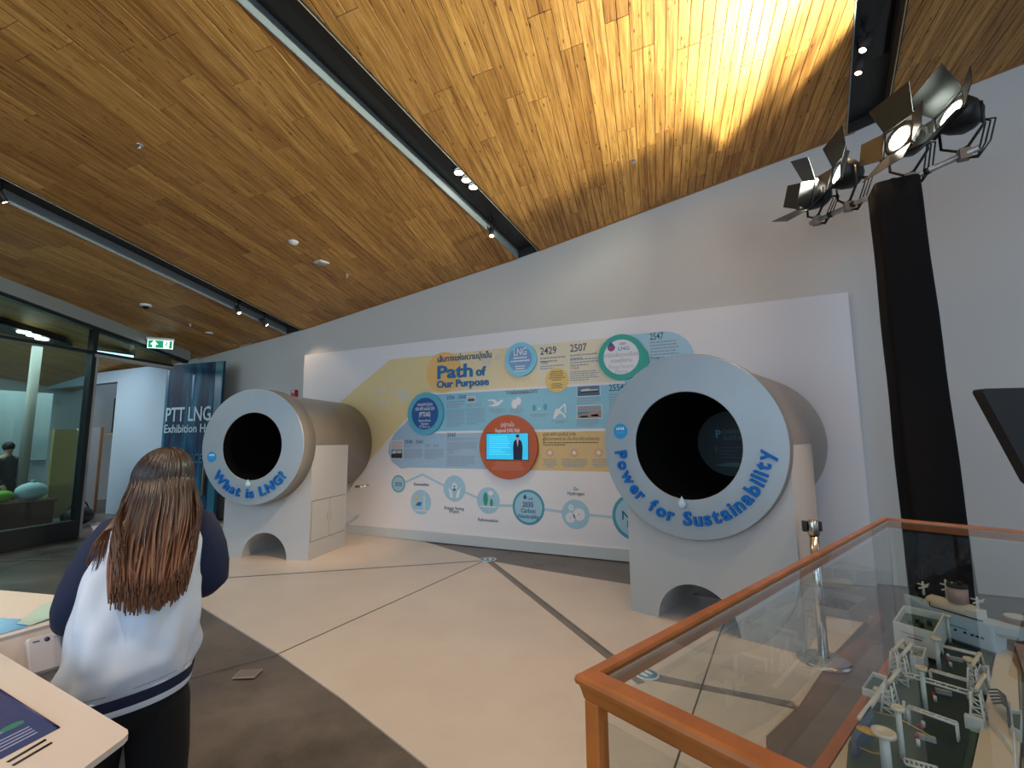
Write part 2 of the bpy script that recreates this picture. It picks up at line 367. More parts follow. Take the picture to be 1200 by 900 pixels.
def clip(poly, q):  # convex polygon clip (Sutherland-Hodgman), q counter-clockwise
    out = poly
    n = len(q)
    for i in range(n):
        a, b = q[i], q[(i + 1) % n]; inp = out; out = []
        if not inp: return []
        side = lambda p: (b[0] - a[0]) * (p[1] - a[1]) - (b[1] - a[1]) * (p[0] - a[0])
        for j in range(len(inp)):
            p, r = inp[j], inp[(j + 1) % len(inp)]; sp, sr = side(p), side(r)
            if sp >= 0: out.append(p)
            if (sp >= 0) != (sr >= 0):
                u = sp / (sp - sr); out.append((p[0] + u * (r[0] - p[0]), p[1] + u * (r[1] - p[1])))
    return out
def ccw(q):
    a = sum(q[i][0] * q[(i + 1) % len(q)][1] - q[(i + 1) % len(q)][0] * q[i][1] for i in range(len(q)))
    return q if a > 0 else q[::-1]
PW = 0.104; BACK = 0.022
ceil_objs = {}
for key in 'ABCD':
    p0, nn = PL[key]; O = on_xy(key, QUADS[key][0][0] if key != 'A' else -7.9, YW)
    t_ax = -dC                                # from the wall towards the camera, rising
    s_ax = _n(np.cross(nn, t_ax))             # with nn pointing down
    if s_ax[0] < 0: s_ax = -s_ax
    up = -nn
    loc2 = lambda P: ((P - O) @ t_ax, (P - O) @ s_ax)
    quad = ccw([loc2(on_xy(key, *q)) for q in QUADS[key]])
    mw = Matrix(((t_ax[0], s_ax[0], up[0], O[0]), (t_ax[1], s_ax[1], up[1], O[1]), (t_ax[2], s_ax[2], up[2], O[2]), (0, 0, 0, 1)))
    mw3 = mw.to_3x3()
    ce = build('ceiling', MB().prism(quad, BACK, BACK + 0.12), WOOD if key == 'A' else mat('groove_brown', (0.10, 0.055, 0.022), 0.8), kind='structure')
    ce.matrix_world = mw; ceil_objs[key] = ce
    if key == 'A':  # clip individual planks to this side of the glazing header
        h0, h1 = on_xy('A', hdr[0][0], hdr[0][1]), on_xy('A', hdr[1][0], hdr[1][1])
        e = edge('A', b2L); quad = ccw([loc2(h0), loc2(e[0]), loc2(e[1]), loc2(h1)])
    smin = min(q[1] for q in quad); smax = max(q[1] for q in quad); tmax = max(q[0] for q in quad)
    visible_t = {'A': 7.2, 'B': 6.6, 'C': 5.6, 'D': 3.6}[key]
    rows = int(math.ceil((smax - smin) / (2 * PW))); rnd = random.Random(ord(key)); cache = {}; rest = MB(); cnt = 0; planks = []
    start = 0
    for r in range(rows):
        s0 = smin + r * 2 * PW
        if r % 2 == 0 or rnd.random() < .35: start = -rnd.random() * 1.9
        tt = start
        while tt < tmax:
            Lp = rnd.choice([1.25, 1.6, 1.95]); planks.append((tt, tt + Lp, s0)); tt += Lp
    for t0, t1, s0 in planks:
        polys = []; full = True
        for j in (0, 1):
            g = 0.0022
            rect = [(t0 + .0015, s0 + j * PW + g), (t1 - .0015, s0 + j * PW + g), (t1 - .0015, s0 + (j + 1) * PW - g), (t0 + .0015, s0 + (j + 1) * PW - g)]
            c = clip(rect, quad)
            if len(c) >= 3:
                ar = abs(sum(c[i][0] * c[(i + 1) % len(c)][1] - c[(i + 1) % len(c)][0] * c[i][1] for i in range(len(c)))) / 2
                if ar < 1e-4: c = []
            if len(c) != 4 or any(abs(a[0] - b[0]) + abs(a[1] - b[1]) > 1e-6 for a, b in zip(c, rect)): full = False
            if c: polys.append(c)
        if not polys: continue
        inview = t0 < visible_t
        def put(mb, ox, oy):
            for c in polys:
                cx = sum(p[0] for p in c) / len(c); cy = sum(p[1] for p in c) / len(c)
                sh = lambda p, k: (cx + (p[0] - cx) * (1 - k * .002 / max(abs(p[0] - cx), .01)) - ox, cy + (p[1] - cy) * (1 - k * .002 / max(abs(p[1] - cy), .01)) - oy)
                mb.loft([[(*sh(p, 1), 0.0) for p in c], [(*sh(p, 0), 0.003) for p in c], [(*sh(p, 0), BACK + .004) for p in c]], smooth=False)
        if inview and cnt < 295:
            k = round(t1 - t0, 3)
            if full and k in cache: me = cache[k]
            else:
                mb = MB(); put(mb, t0, s0); me = mb.mesh('plank'); me.materials.append(WOOD)
                if full: cache[k] = me
            o = bpy.data.objects.new('plank', me); COL.objects.link(o); o.parent = ce; o.location = (t0, s0, rnd.uniform(-.0008, .0008)); cnt += 1
        else: put(rest, 0, 0)
    if rest.v: build('planking', rest, WOOD, ce, kind='stuff')
    print('ceiling', key, cnt)

# lighting troughs recessed in the ceiling
def trough(kL, segL, kR, segR, label, dep=0.13):
    aL, bL = edge(kL, segL); aR, bR = edge(kR, segR)
    base = Vector((aL + aR) / 2); t = thing('lighting_trough', label, 'light trough', base, group='black lighting troughs in the wooden ceiling')
    V = lambda p, dz=0: Vector(p) + Vector((0, 0, dz)) - base
    L = [V(aL), V(bL)]; Rr = [V(aR), V(bR)]
    def wallp(p, q, th, name, m):
        s = (q - p).cross(Vector((0, 0, 1))).normalized() * th
        b = MB(); up_ = Vector((0, 0, dep)); dn = Vector((0, 0, -0.012))
        b.loft([[p + dn, p + up_, p + up_ + s, p + dn + s], [q + dn, q + up_, q + up_ + s, q + dn + s]], smooth=False); build(name, b, m, t)
    wallp(L[0], L[1], 0.012, 'side_flange', mat('lit_side_steel', (0.30, 0.35, 0.37), 0.5, 0.2))  # left recess wall coloured paler than the right, as the lit side
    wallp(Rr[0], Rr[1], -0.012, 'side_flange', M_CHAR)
    b = MB(); b.loft([[L[0] + Vector((0, 0, dep)), Rr[0] + Vector((0, 0, dep)), Rr[0] + Vector((0, 0, dep + .02)), L[0] + Vector((0, 0, dep + .02))],
                      [L[1] + Vector((0, 0, dep)), Rr[1] + Vector((0, 0, dep)), Rr[1] + Vector((0, 0, dep + .02)), L[1] + Vector((0, 0, dep + .02))]], smooth=False)
    build('trough_plate', b, M_CHAR, t)
    b = MB(); l0, r0 = L[0] + Vector((0, -.01, -.0)), Rr[0] + Vector((0, -.01, -.0)); b.loft([[l0 + Vector((0, 0, -.004)), r0 + Vector((0, 0, -.004)), r0 + Vector((0, 0, dep)), l0 + Vector((0, 0, dep))], [l0 + Vector((0, .02, -.004)), r0 + Vector((0, .02, -.004)), r0 + Vector((0, .02, dep)), l0 + Vector((0, .02, dep))]], smooth=False); build('end_cap', b, M_CHAR, t)
    b = MB(); s = (Rr[1] - Rr[0]).cross(Vector((0, 0, 1))).normalized() * 0.008
    b.loft([[Rr[0] + Vector((0, 0, -.016)), Rr[0] + Vector((0, 0, -.008)), Rr[0] + s + Vector((0, 0, -.008)), Rr[0] + s + Vector((0, 0, -.016))],
            [Rr[1] + Vector((0, 0, -.016)), Rr[1] + Vector((0, 0, -.008)), Rr[1] + s + Vector((0, 0, -.008)), Rr[1] + s + Vector((0, 0, -.016))]], smooth=False)
    build('edge_trim', b, mat('pale_trim', (0.6, 0.5, 0.33), 0.4), t)
    def at(u, v, drop=0.0):  # u across 0..1, v metres from wall along the trough
        ax = ((L[1] - L[0]).normalized() + (Rr[1] - Rr[0]).normalized()).normalized()
        l = L[0] + (L[1] - L[0]).normalized() * v; r = Rr[0] + (Rr[1] - Rr[0]).normalized() * v
        return l.lerp(r, u) + Vector((0, 0, dep - drop)), (r - l).normalized(), ax
    return t, base, at
def slot(t, at, u0, u1, v0, v1):
    p = [at(u0, v0)[0], at(u1, v0)[0], at(u1, v1)[0], at(u0, v1)[0]]
    b = MB(); b.loft([[q - Vector((0, 0, .004)) for q in p], [q + Vector((0, 0, .002)) for q in p]], smooth=False); build('slot_grille', b, M_BLACKG, t)
def triple(t, base, at, u, v, on=True, watts=30):
    for k in (-1, 0, 1):
        p, s, ax = at(u, v + k * 0.155, 0.0)
        q = p - Vector((0, 0, .012))
        if k == 0:
            c = [at(u - .22, v - .27)[0], at(u + .22, v - .27)[0], at(u + .22, v + .27)[0], at(u - .22, v + .27)[0]]
            b = MB(); b.loft([[w - Vector((0, 0, .009)) for w in c], [w + Vector((0, 0, .001)) for w in c]], smooth=False); build('lamp_tray', b, M_BLACKG, t)
        b = MB(); b.lathe([(.068, 0), (.062, -.012), (.055, -.006)], 20, c=tuple(q)); r = build('downlight_ring', b, M_CHAR, t)
        b = MB(); b.lathe([(.001, -.007), (.057, -.007), (.057, -.002)], 20, c=tuple(q)); build('lamp_face', b, M_GLOWW if on else mat('unlit_lens', (.3, .3, .28), .3), r)
        if on and k != 0: spot(base + q - Vector((0, 0, .03)), base + q - Vector((0, 0, 2)), watts, 85, WARM2, 0.8, 0.05, 'downlight_lamp')
T1 = trough('B', b1L, 'C', b1R, 'wide black lighting trough running over the timeline wall between the two lit wooden bays')
T2 = trough('A', b2L, 'B', b2R, 'narrow black lighting trough nearest the glass partition, with two lit track spots')
T3 = trough('C', b3L, 'D', b3R, 'black lighting trough above the stage lights at the right')
# place fittings by where they sit along each trough
def v_of(T, kL, px, py):
    t, base, at = T; p = onpl(kL, px, py); a = at(.5, 0)[0] + base
    return float((Vector(p) - a).dot(at(.5, 0)[2]))
t, base, at = T1
triple(t, base, at, .62, v_of(T1, 'C', 549, 219), True, 55); slot(t, at, .45, .82, .35, 1.45)
v3 = v_of(T1, 'C', 549, 219); slot(t, at, .5, .8, v3 + .45, v3 + 4.4); slot(t, at, .14, .30, .5, 1.7)
t, base, at = T2
vv = v_of(T2, 'A', 250, 335); triple(t, base, at, .66, vv, False); slot(t, at, .55, .85, vv + .5, vv + 4.5); slot(t, at, .5, .8, .3, 1.2)
t, base, at = T3
slot(t, at, .48, .86, .9, 2.4); slot(t, at, .10, .2, 1.25, 2.1); triple(t, base, at, .55, 2.95, True, 25)

def track_spot(p, aim, label, watts=60, color=WARM, L=.17, r=.036, group=None, up_len=.12):
    """cylindrical track spotlight hanging at p (ceiling point) aimed at a point"""
    p = Vector(p); t = thing('track_spotlight', label, 'spotlight', p, group=group)
    head = Vector((0, 0, -up_len)); d = (Vector(aim) - p - head).normalized()
    b = MB(); b.cyl((0, 0, 0), head, .011, 8); b.box((0, 0, -.008), (.05, .11, .02)); build('mounting_stem', b, M_BLACK, t)
    q = d.to_track_quat('Z', 'Y').to_matrix().to_4x4(); xf = Matrix.Translation(head) @ q
    b = MB(); b.lathe([(.001, -L * .55), (r * .8, -L * .55), (r, -L * .45), (r, L * .5), (r * .86, L * .5), (r * .8, L * .42)], 18, xf=xf); h = build('lamp_head', b, M_BLACK, t)
    b = MB(); b.lathe([(.001, L * .44), (r * .82, L * .44)], 18, xf=xf); build('lamp_face', b, M_GLOW, h)
    if watts: spot(p + head + d * (L * .56), aim, watts, 55, color, .7, .03, 'track_and_added_lamp')
    return t
def trough_pt(T, u, v): t, base, at = T; return base + at(u, v)[0]
v = v_of(T1, 'B', 572, 268)
track_spot(trough_pt(T1, .2, v) - Vector((0, 0, .0)), (-2.2, 4.2, 1.5), 'black track spotlight at the wall end of the wide trough', 20, up_len=.2)
for (px, py, lab, aim) in [(276, 360, 'black track spotlight further from the wall of the pair in the narrow trough', (-6.0, 5.0, 1.6)), (310, 374, 'black track spotlight nearest the wall in the narrow trough', (-7.0, 6.3, 2.9))]:
    v = v_of(T2, 'A', px, py); track_spot(trough_pt(T2, .25, v), aim, lab, 22, up_len=.17)
track_spot(trough_pt(T2, .3, v_of(T2, 'A', 0, 222)), (-6.5, 4.2, 0.5), 'black track spotlight in the narrow trough at the left edge of the picture', 40, up_len=.17)
p = onpl('C', 1008, 75); track_spot(trough_pt(T3, .12, 1.25), (.35, 4.7, .9), 'left one of the two lit track spots above the stage lights', 70, up_len=.26, L=.2)
track_spot(trough_pt(T3, .22, 1.45), (-.2, 4.0, 1.6), 'right one of the two lit track spots above the stage lights', 40, up_len=.22, L=.2)

# small devices on the ceiling
def dev(key, px, py): P = onpl(key, px, py); return Vector(P)
def ceiling_disc(name, label, cat, P, prof, m, extra=None):
    t = thing(name, label, cat, P)
    build('housing', MB().lathe(prof, 24), m, t)
    if extra: extra(t)
    return t
def sprinkler(P, label):
    def ex(t):
        build('stem', MB().cyl((0, 0, 0), (0, 0, -.045), .008, 8), M_CHROME, t)
        b = MB(); b.lathe([(.001, -.045), (.02, -.047), (.022, -.05), (.001, -.05)], 12); build('deflector', b, M_CHROME, t)
        b = MB(); b.tube([(-.012, 0, -.012), (-.016, 0, -.03), (0, 0, -.045)], .003, 6); b.tube([(.012, 0, -.012), (.016, 0, -.03), (0, 0, -.045)], .003, 6); build('yoke_arms', b, M_CHROME, t)
    ceiling_disc('sprinkler', label, 'sprinkler', P, [(.03, 0.006), (.036, -.002), (.03, -.01), (.001, -.012)], M_CHROME, ex)
sprinkler(dev('B', 164, 170), 'chrome sprinkler in the large left wooden bay')
sprinkler(dev('C', 742, 188), 'chrome sprinkler in the bright middle wooden bay')
sprinkler(dev('A', 223, 380), 'tiny sprinkler in the darkest wooden bay by the exit sign')
sprinkler(dev('B', 407, 322), 'tiny sprinkler in the wooden bay beside the white square vent')
ceiling_disc('smoke_detector', 'round white smoke detector on the wooden ceiling near the square vent', 'smoke detector', dev('B', 344, 283), [(.062, .004), (.066, -.01), (.056, -.03), (.036, -.034), (.034, -.044), (.001, -.047)], M_PLASTIC)
t = thing('ceiling_sensor', 'white square sensor plate on the wooden ceiling', 'sensor', dev('B', 377, 307), math.radians(-8))
build('plate', MB().bevbox((0, 0, -.012), (.17, .17, .026), .02), M_PLASTIC, t); build('grille', MB().bevbox((.0, .0, -.028), (.10, .10, .008), .01), mat('plastic_grey', (.5, .5, .48), .5), t)
def dome(t):
    build('camera_dome', MB().sphere((0, 0, -.03), .05, 18, 10), M_BLACKG, t)
ceiling_disc('dome_camera', 'white ringed dome camera on the wooden ceiling left of the narrow trough', 'camera', dev('A', 171, 357), [(.085, .004), (.088, -.02), (.06, -.034), (.001, -.034)], M_PLASTIC, dome)
ceiling_disc('ceiling_speaker', 'small round white fitting on the ceiling above the blue banner', 'speaker', dev('A', 245, 390), [(.07, .004), (.072, -.012), (.05, -.016), (.001, -.014)], M_PLASTIC)

# exit sign hanging from the ceiling
P = Vector(onpl('A', 189, 391)) - Vector((0, 0, .20)); ax = ray(207, 400) - ray(172, 398)
yaw = math.radians(48)
XS = .86
t = thing('exit_sign', 'green and white running man exit sign hanging left of the blue banner', 'exit sign', P, yaw)
cz = float(on_xy('A', P.x, P.y)[2]) - P.z
build('casing', MB().box((0, 0, .10), (.52, .07, .05)), M_PLASTIC, t)
b = MB(); b.box((0, 0, -.02), (.46, .02, .20)); pl = build('sign_plate', b, mat('sign_green', (.0, .30, .13), .4, emit=.55), t)
fr = MB()
for c, d in (((0, -.0, .073), (.48, .026, .012)), ((0, 0, -.113), (.48, .026, .012)), ((-.234, 0, -.02), (.012, .026, .2)), ((.234, 0, -.02), (.012, .026, .2))): fr.box(c, d)
build('sign_border', fr, mat('sign_white', (.9, 1, .95), .4, emit=1.1), pl)
ar = MB(); ar.prism([(-.19, -.03), (-.115, .06), (-.04, -.03), (-.085, -.03), (-.085, -.09), (-.145, -.09), (-.145, -.03)], -.013, -.0105, 'y'); build('arrow', ar, MATS['sign_white'], pl)
mn = MB(); mn.prism([(.06, .065), (.17, .065), (.17, -.095), (.06, -.095)], -.0125, -.0105, 'y'); dr = build('door_symbol', mn, MATS['sign_white'], pl)
mn = MB(); mn.cyl((.125, -.0135, .035), (.125, -.0128, .035), .014, 10)
for pts in ([(.118, .02), (.135, .015), (.118, -.035), (.100, -.03)], [(.1, -.03), (.118, -.035), (.145, -.06), (.135, -.085), (.125, -.06)], [(.1, -.03), (.112, -.03), (.095, -.06), (.075, -.08), (.07, -.07), (.088, -.055)], [(.125, .01), (.155, -.01), (.15, -.018), (.12, .0)], [(.122, .015), (.1, .0), (.088, -.01), (.092, .003)]):
    mn.prism(pts, -.0145, -.0126, 'y')
build('running_man', mn, mat('sign_green_dark', (.0, .22, .1), .5), pl)
b = MB(); b.cyl((-.02, 0, .12), (-.02, 0, cz / XS), .008, 8); build('hanging_rod', b, M_CHAR, t); t.scale = (XS, XS, XS)

# ================================================================== WALLS
top = [(-10.9, 3.30)]
pts = [(-17.0, 3.3), (-11.0, 3.3), (-11.0, 0.0), (9.0, 0.0)] + [(9.0, float(on_xy('D', 9.0, YW)[2]) + .1), (1.8, float(on_xy('D', 1.8, YW)[2]) + .1), (-2.7, float(on_xy('C', -2.7, YW)[2]) + .1), (-7.7, float(on_xy('B', -7.7, YW)[2]) + .1), (-17.0, max(3.4, float(on_xy('A', -17.0, YW)[2]) + .1))]
build('wall_back', MB().prism(pts, YW, YW + .2, 'y'), M_WALL, kind='structure')
# thin wooden shadow trim where wall meets ceiling
def trim(k, X0, X1):
    a, b_ = Vector(wallpt(k, X0)), Vector(wallpt(k, X1)); m_ = MB()
    m_.loft([[a + Vector((0, -.001, 0)), a + Vector((0, -.014, .002)), a + Vector((0, -.014, -.014)), a + Vector((0, -.001, -.014))], [b_ + Vector((0, -.001, 0)), b_ + Vector((0, -.014, .002)), b_ + Vector((0, -.014, -.014)), b_ + Vector((0, -.001, -.014))]], smooth=False)
    build('trim_1', m_, mat('reddish_trim', (.35, .15, .05), .5), kind='structure')
trim('C', -2.5, 1.62); trim('B', -7.6, -2.87); trim('D', 1.94, 8.9); trim('A', -10.9, -7.9)
t = thing('fire_alarm', 'small red fire alarm box on the wall by the white panel corner', 'fire alarm', atY(345, 462, YW - .04))
build('housing', MB().bevbox((0, 0, 0), (.12, .07, .17), .01), mat('alarm_red', (.42, .02, .03), .4), t)
build('lamp', MB().lathe([(.001, -.052), (.022, -.05), (.03, -.035)], 14, 'y', c=(0, 0, .05)), mat('lamp_lens', (.75, .7, .7), .3), t)

# light blue partition left of the banner with a doorway
YP = 5.9; xr = atY(192, 500, YP)[0]; xd = atY(131, 520, YP)[0]; xl = -17.0
zt_ = 3.3; dt = atY(131, 448, YP)[2]
wl = MB(); wl.prism([(xd, 0), (xr, 0), (xr, zt_), (xl, zt_), (xl, dt), (xd, dt)], YP, YP + .18, 'y'); build('wall_left', wl, M_BLUEWALL, kind='structure')
bk = MB(); bk.box(((xl + xd) / 2 - .3, YP + 2.2, 1.65), (abs(xd - xl) + 3, .1, 3.3)); build('wall_corridor', bk, mat('ochre_wall', (.40, .25, .10), .8), kind='structure')
build('wall_far', MB().box((-16.4, 1.0, 2.2), (.2, 16, 4.6)), mat('far_wall', (.42, .45, .45), .8), kind='structure')
t = thing('display_cabinet', 'dark cabinet with a wooden shelf seen through the doorway beside the pale blue wall', 'cabinet', (xd - 1.2, YP + 1.3, 0))
build('upper_body', MB().box((0, 0, 2.35), (2.6, .4, .95)), mat('dark_olive', (.03, .028, .02), .6), t)
build('shelf', MB().box((0, -.1, 1.82), (2.6, .6, .06)), mat('shelf_wood', (.42, .26, .12), .5), t)
build('side_panel', MB().box((1.25, 0, .9), (.1, .5, 1.8)), mat('brown_side', (.20, .10, .05), .5), t)
P1 = atz(84, 622); P2 = atY(122, 600, YP + .25)
t = thing('grey_door_leaf', 'flat grey door leaf standing open in the doorway beside the pale blue wall', 'door', (xd - .22, YP - .12, 0))
b = MB(); b.box((-.55, 0, 1.0), (1.1, .05, 1.92)); build('leaf', b, mat('grey_leaf', (.17, .18, .19), .6), t); build('edge_strip', MB().box((.02, 0, 1.0), (.04, .055, 1.92)), MATS['brown_side'], t)

# blue printed entrance banner
bl = Vector((-10.93, 5.86, 0)); br = Vector((-9.28, 6.01, 0)); byaw = math.atan2(br.y - bl.y, br.x - bl.x); bw = (br - bl).length; bh = 3.25
def banner_mat():
    m = bpy.data.materials.new('banner_print'); m.use_nodes = True; nt = m.node_tree; N = nt.nodes; L = nt.links; b = N['Principled BSDF']; b.inputs['Roughness'].default_value = .5; b.inputs['Specular IOR Level'].default_value = .25
    tc = N.new('ShaderNodeTexCoord'); mp = N.new('ShaderNodeMapping'); mp.inputs['Scale'].default_value = (2.2, 1, .35); mp.inputs['Rotation'].default_value = (0, .12, 0); L.new(tc.outputs['Object'], mp.inputs[0])
    n = N.new('ShaderNodeTexNoise'); n.inputs['Scale'].default_value = 2.2; n.inputs['Detail'].default_value = 3; n.inputs['Distortion'].default_value = .6; L.new(mp.outputs[0], n.inputs[0])
    r = N.new('ShaderNodeValToRGB'); e = r.color_ramp.elements; e[0].position = .36; e[0].color = (.002, .012, .040, 1); e[1].position = .74; e[1].color = (.015, .14, .23, 1); k = e.new(.54); k.color = (.003, .048, .105, 1)
    L.new(n.outputs['Fac'], r.inputs[0]); L.new(r.outputs[0], b.inputs['Base Color']); MATS['banner_print'] = m; return m
t = thing('entrance_banner', 'tall dark blue printed entrance banner lettered PTT LNG Exhibition Hall', 'banner', bl, byaw)
build('banner_panel', MB().box((bw / 2 - .0, .03, bh / 2), (bw, .05, bh)), banner_mat(), t)
build('edge_panel', MB().box((bw - .10, -.002, bh / 2), (.2, .012, bh - .02)), mat('teal_edge', (.03, .13, .19), .3), t)
build('seam', MB().box((bw - .205, -.01, bh / 2), (.012, .008, bh - .02)), M_FRAME, t)
build('door_handle', MB().box((bw - .30, -.03, .85), (.03, .04, .62)), mat('brass', (.45, .36, .18), .35, .8), t, label='long brass door pull')
tx = MB(); text_front(tx, 'PTT LNG', .06, 2.04, .42, -.003, .002, .012, width=1.32); build('lettering', tx, mat('banner_letter', (.42, .58, .62), .5), t)
tx = MB(); text_front(tx, 'Exhibition Hall', .05, 1.80, .25, -.003, .002, .006, width=1.42); build('lettering', tx, MATS['banner_letter'], t)
tx = MB(); text_front(tx, 'ENTRANCE', .05, 1.18, .27, -.003, .002, .006, width=1.2); build('lettering', tx, mat('faint_letter', (.03, .13, .19), .4), t, label='faint teal lettering')
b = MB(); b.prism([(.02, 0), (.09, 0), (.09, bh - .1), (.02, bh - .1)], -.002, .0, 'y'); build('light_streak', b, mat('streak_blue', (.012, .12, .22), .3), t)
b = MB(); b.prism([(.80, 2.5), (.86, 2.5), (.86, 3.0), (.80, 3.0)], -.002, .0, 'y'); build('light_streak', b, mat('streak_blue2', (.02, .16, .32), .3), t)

# ================================================================== GLASS PARTITION (left)
gN = Vector((float(gd[1]), float(-gd[0]), 0)).normalized()      # towards the room
gv = Vector(gd)
gyaw = math.atan2(gd[1], gd[0])
def gp(dist, z): q = G0 + gd * dist; return Vector((q[0], q[1], z))
g_end = float((5.72 - G0[1]) / gd[1]); g_beg = -5.0
mull = float(((atp(99, 500, G0, np.cross(gd, [0, 0, 1])) - G0) @ gd))
zt = 3.20
t = thing('glass_partition', 'tall tinted glass partition with a black frame at the left side', 'glass partition', tuple(G0), gyaw)
# local: x along glass away from camera; room side is -y
def cz_at(d): q = G0 + gd * d; return float(on_xy('A', q[0], q[1])[2])
pane = MB(); pane.box(((g_beg + mull) / 2, 0, (.30 + zt) / 2), (mull - g_beg, .012, zt - .30)); build('glass_pane', pane, G_TINT, t)
up1 = MB(); up1.prism([(g_beg, zt + .03), (mull, zt + .03), (mull, cz_at(mull) - .2), (g_beg, cz_at(g_beg) - .2)], -.006, .006, 'y'); build('glass_pane', up1, G_TINT, t)
up2 = MB(); up2.prism([(mull, zt + .03), (g_end, zt + .03), (g_end, max(cz_at(g_end) - .2, zt + .06)), (mull, cz_at(mull) - .2)], -.006, .006, 'y'); build('glass_pane', up2, G_TINT, t)
build('mullion', MB().box((mull, 0, cz_at(mull) / 2 - .05), (.07, .13, cz_at(mull) - .12)), M_FRAME, t)
build('jamb_trim', MB().box((mull + .06, 0, zt / 2), (.04, .12, zt)), mat('grey_jamb', (.3, .3, .3), .5), t)
build('transom', MB().box(((g_beg + g_end) / 2, 0, zt), (g_end - g_beg, .12, .05)), M_FRAME, t)
build('transom_cap', MB().box(((mull + g_end) / 2, -.02, zt - .055), (g_end - mull, .14, .05)), MATS['grey_jamb'], t)
build('sill', MB().box(((g_beg + mull) / 2, 0, .15), (mull - g_beg, .16, .30)), M_BLACK, t)
hb = MB(); d0, d1 = g_beg, g_end + .35
for (y0, y1, h0, h1, nm, mm) in ((-.10, .10, .0, .22, 'header_beam', M_STEEL), (-.06, .06, .22, .27, 'head_frame', M_FRAME)):
    hb = MB(); hb.loft([[(d, y0, cz_at(d) - h0), (d, y1, cz_at(d) - h0), (d, y1, cz_at(d) - h1), (d, y0, cz_at(d) - h1)] for d in (d0, d1)], smooth=False); build(nm, hb, mm, t)
# things behind the glass
def behind(px, py, X):
    d = ray(px, py); return CAM + d * (X / d[0])
XB = -12.4
def bb(name, px0, py0, px1, py1, X, m, depth, label, cat, parts=None):
    a = behind(px0, py0, X); b_ = behind(px1, py1, X)
    y0, y1 = sorted((a[1], b_[1])); z0, z1 = sorted((a[2], b_[2])); z0 = max(z0, 0)
    return a, b_, y0, y1, z0, z1
a = behind(0, 600, XB); b_ = behind(57, 590, XB)
t = thing('exhibition_wall', 'pale pinkish display wall behind the glass partition', 'display wall', (-13.0, float(behind(57, 500, -13.0)[1]) - 1.9, 0))
build('wall_panel', MB().box((0, .1, 1.4), (.1, 3.6, 2.5)), mat('milky_panel', (.62, .70, .72), .6), t)
build('rail', MB().box((.07, .1, 1.25), (.03, 3.6, .02)), M_STEEL, t)
build('post', MB().box((.08, -.1, 1.45), (.05, .05, 2.9)), M_CHAR, t)
t = thing('round_column', 'pale round column behind the glass partition', 'column', (-12.6, float(behind(33, 500, -12.6)[1]), 0)); build('shaft', MB().cyl((0, 0, 0), (0, 0, 4.0), .08, 20), mat('pale_column', (.34, .31, .27), .6), t)
CY = float(behind(57, 600, -11.7)[1]) - 1.27
t = thing('low_counter', 'low reddish brown counter behind the glass partition', 'counter', (-11.7, CY, 0))
build('body', MB().bevbox((0, 0, .27), (.5, 2.5, .54), .02), mat('brown_counter', (.13, .05, .03), .5), t); build('worktop', MB().box((0, 0, .555), (.54, 2.54, .03)), mat('brown_top', (.2, .09, .05), .4), t)
for i, (dy, r, col, lab) in enumerate([(.25, .15, (.02, .35, .12), 'green rounded bag on the low counter behind the glass'), (.62, .13, (.25, .5, .05), 'lime rounded bag on the low counter behind the glass'), (1.0, .20, (.5, .68, .7), 'large pale blue wrapped bundle on the low counter behind the glass')]):
    t = thing('bag', lab, 'bag', (-11.7, CY + dy, .572))
    build('pouch', MB().sphere((0, 0, r * .78), r, 18, 10, (1, 1.15, .8)), mat('bag_%d' % i, col, .6), t)
    build('tied_neck', MB().lathe([(r * .2, r * 1.45), (r * .12, r * 1.6), (r * .2, r * 1.78), (.004, r * 1.7)], 12), MATS['bag_%d' % i], t)
t = thing('picture_stand', 'narrow yellow framed board standing behind the glass partition', 'board', (-12.2, float(behind(72, 550, -12.2)[1]), 0), math.radians(-75))
build('frame', MB().box((0, 0, 1.0), (.42, .05, 1.75)), mat('yellow_wood', (.42, .30, .10), .5), t); build('dark_inset', MB().box((.02, -.03, 1.05), (.22, .02, 1.5)), mat('inset', (.10, .07, .02), .5), t); build('white_post', MB().box((-.25, 0, .95), (.05, .06, 1.9)), M_PLASTIC, t)
t = thing('duffel_bag', 'black bag on the floor at the foot of the yellow framed board', 'bag', (-11.55, CY + 1.65, 0)); build('body', MB().sphere((0, 0, .19), .26, 16, 10, (.8, 1, .7)), M_BLACK, t); build('strap', MB().tube([(0, -.2, .25), (0, -.1, .45), (0, .1, .45), (0, .2, .25)], .015, 8), M_CHAR, t)
# beam beyond the glass with its three downlights
P = [Vector(atp(x, y, *PL['A'])) for x, y in ((0, 372), (0, 384), (85, 404), (78, 396))]
def hang(p, dz): return Vector((p.x, p.y, p.z + dz))
t = thing('beyond_beam', 'dark beam with three small lamps seen through the upper glass at the left', 'beam', P[0])
b = MB(); b.loft([[P[0] - P[0] + Vector((0, 0, -.10)), P[1] - P[0] + Vector((0, 0, -.10)), P[1] - P[0] + Vector((0, 0, .03)), Vector((0, 0, .03))], [P[3] - P[0] + Vector((0, 0, -.10)), P[2] - P[0] + Vector((0, 0, -.10)), P[2] - P[0] + Vector((0, 0, .03)), P[3] - P[0] + Vector((0, 0, .03))]], smooth=False); build('channel', b, M_CHAR, t)
for px, py in ((29, 382.5), (40, 386.5), (50, 390.5)):
    q = Vector(atp(px, py, *PL['A'])) - P[0]; b = MB(); b.lathe([(.001, -.125), (.10, -.125), (.10, -.10)], 16, c=tuple(q)); build('lamp_face', b, M_GLOWW, t)
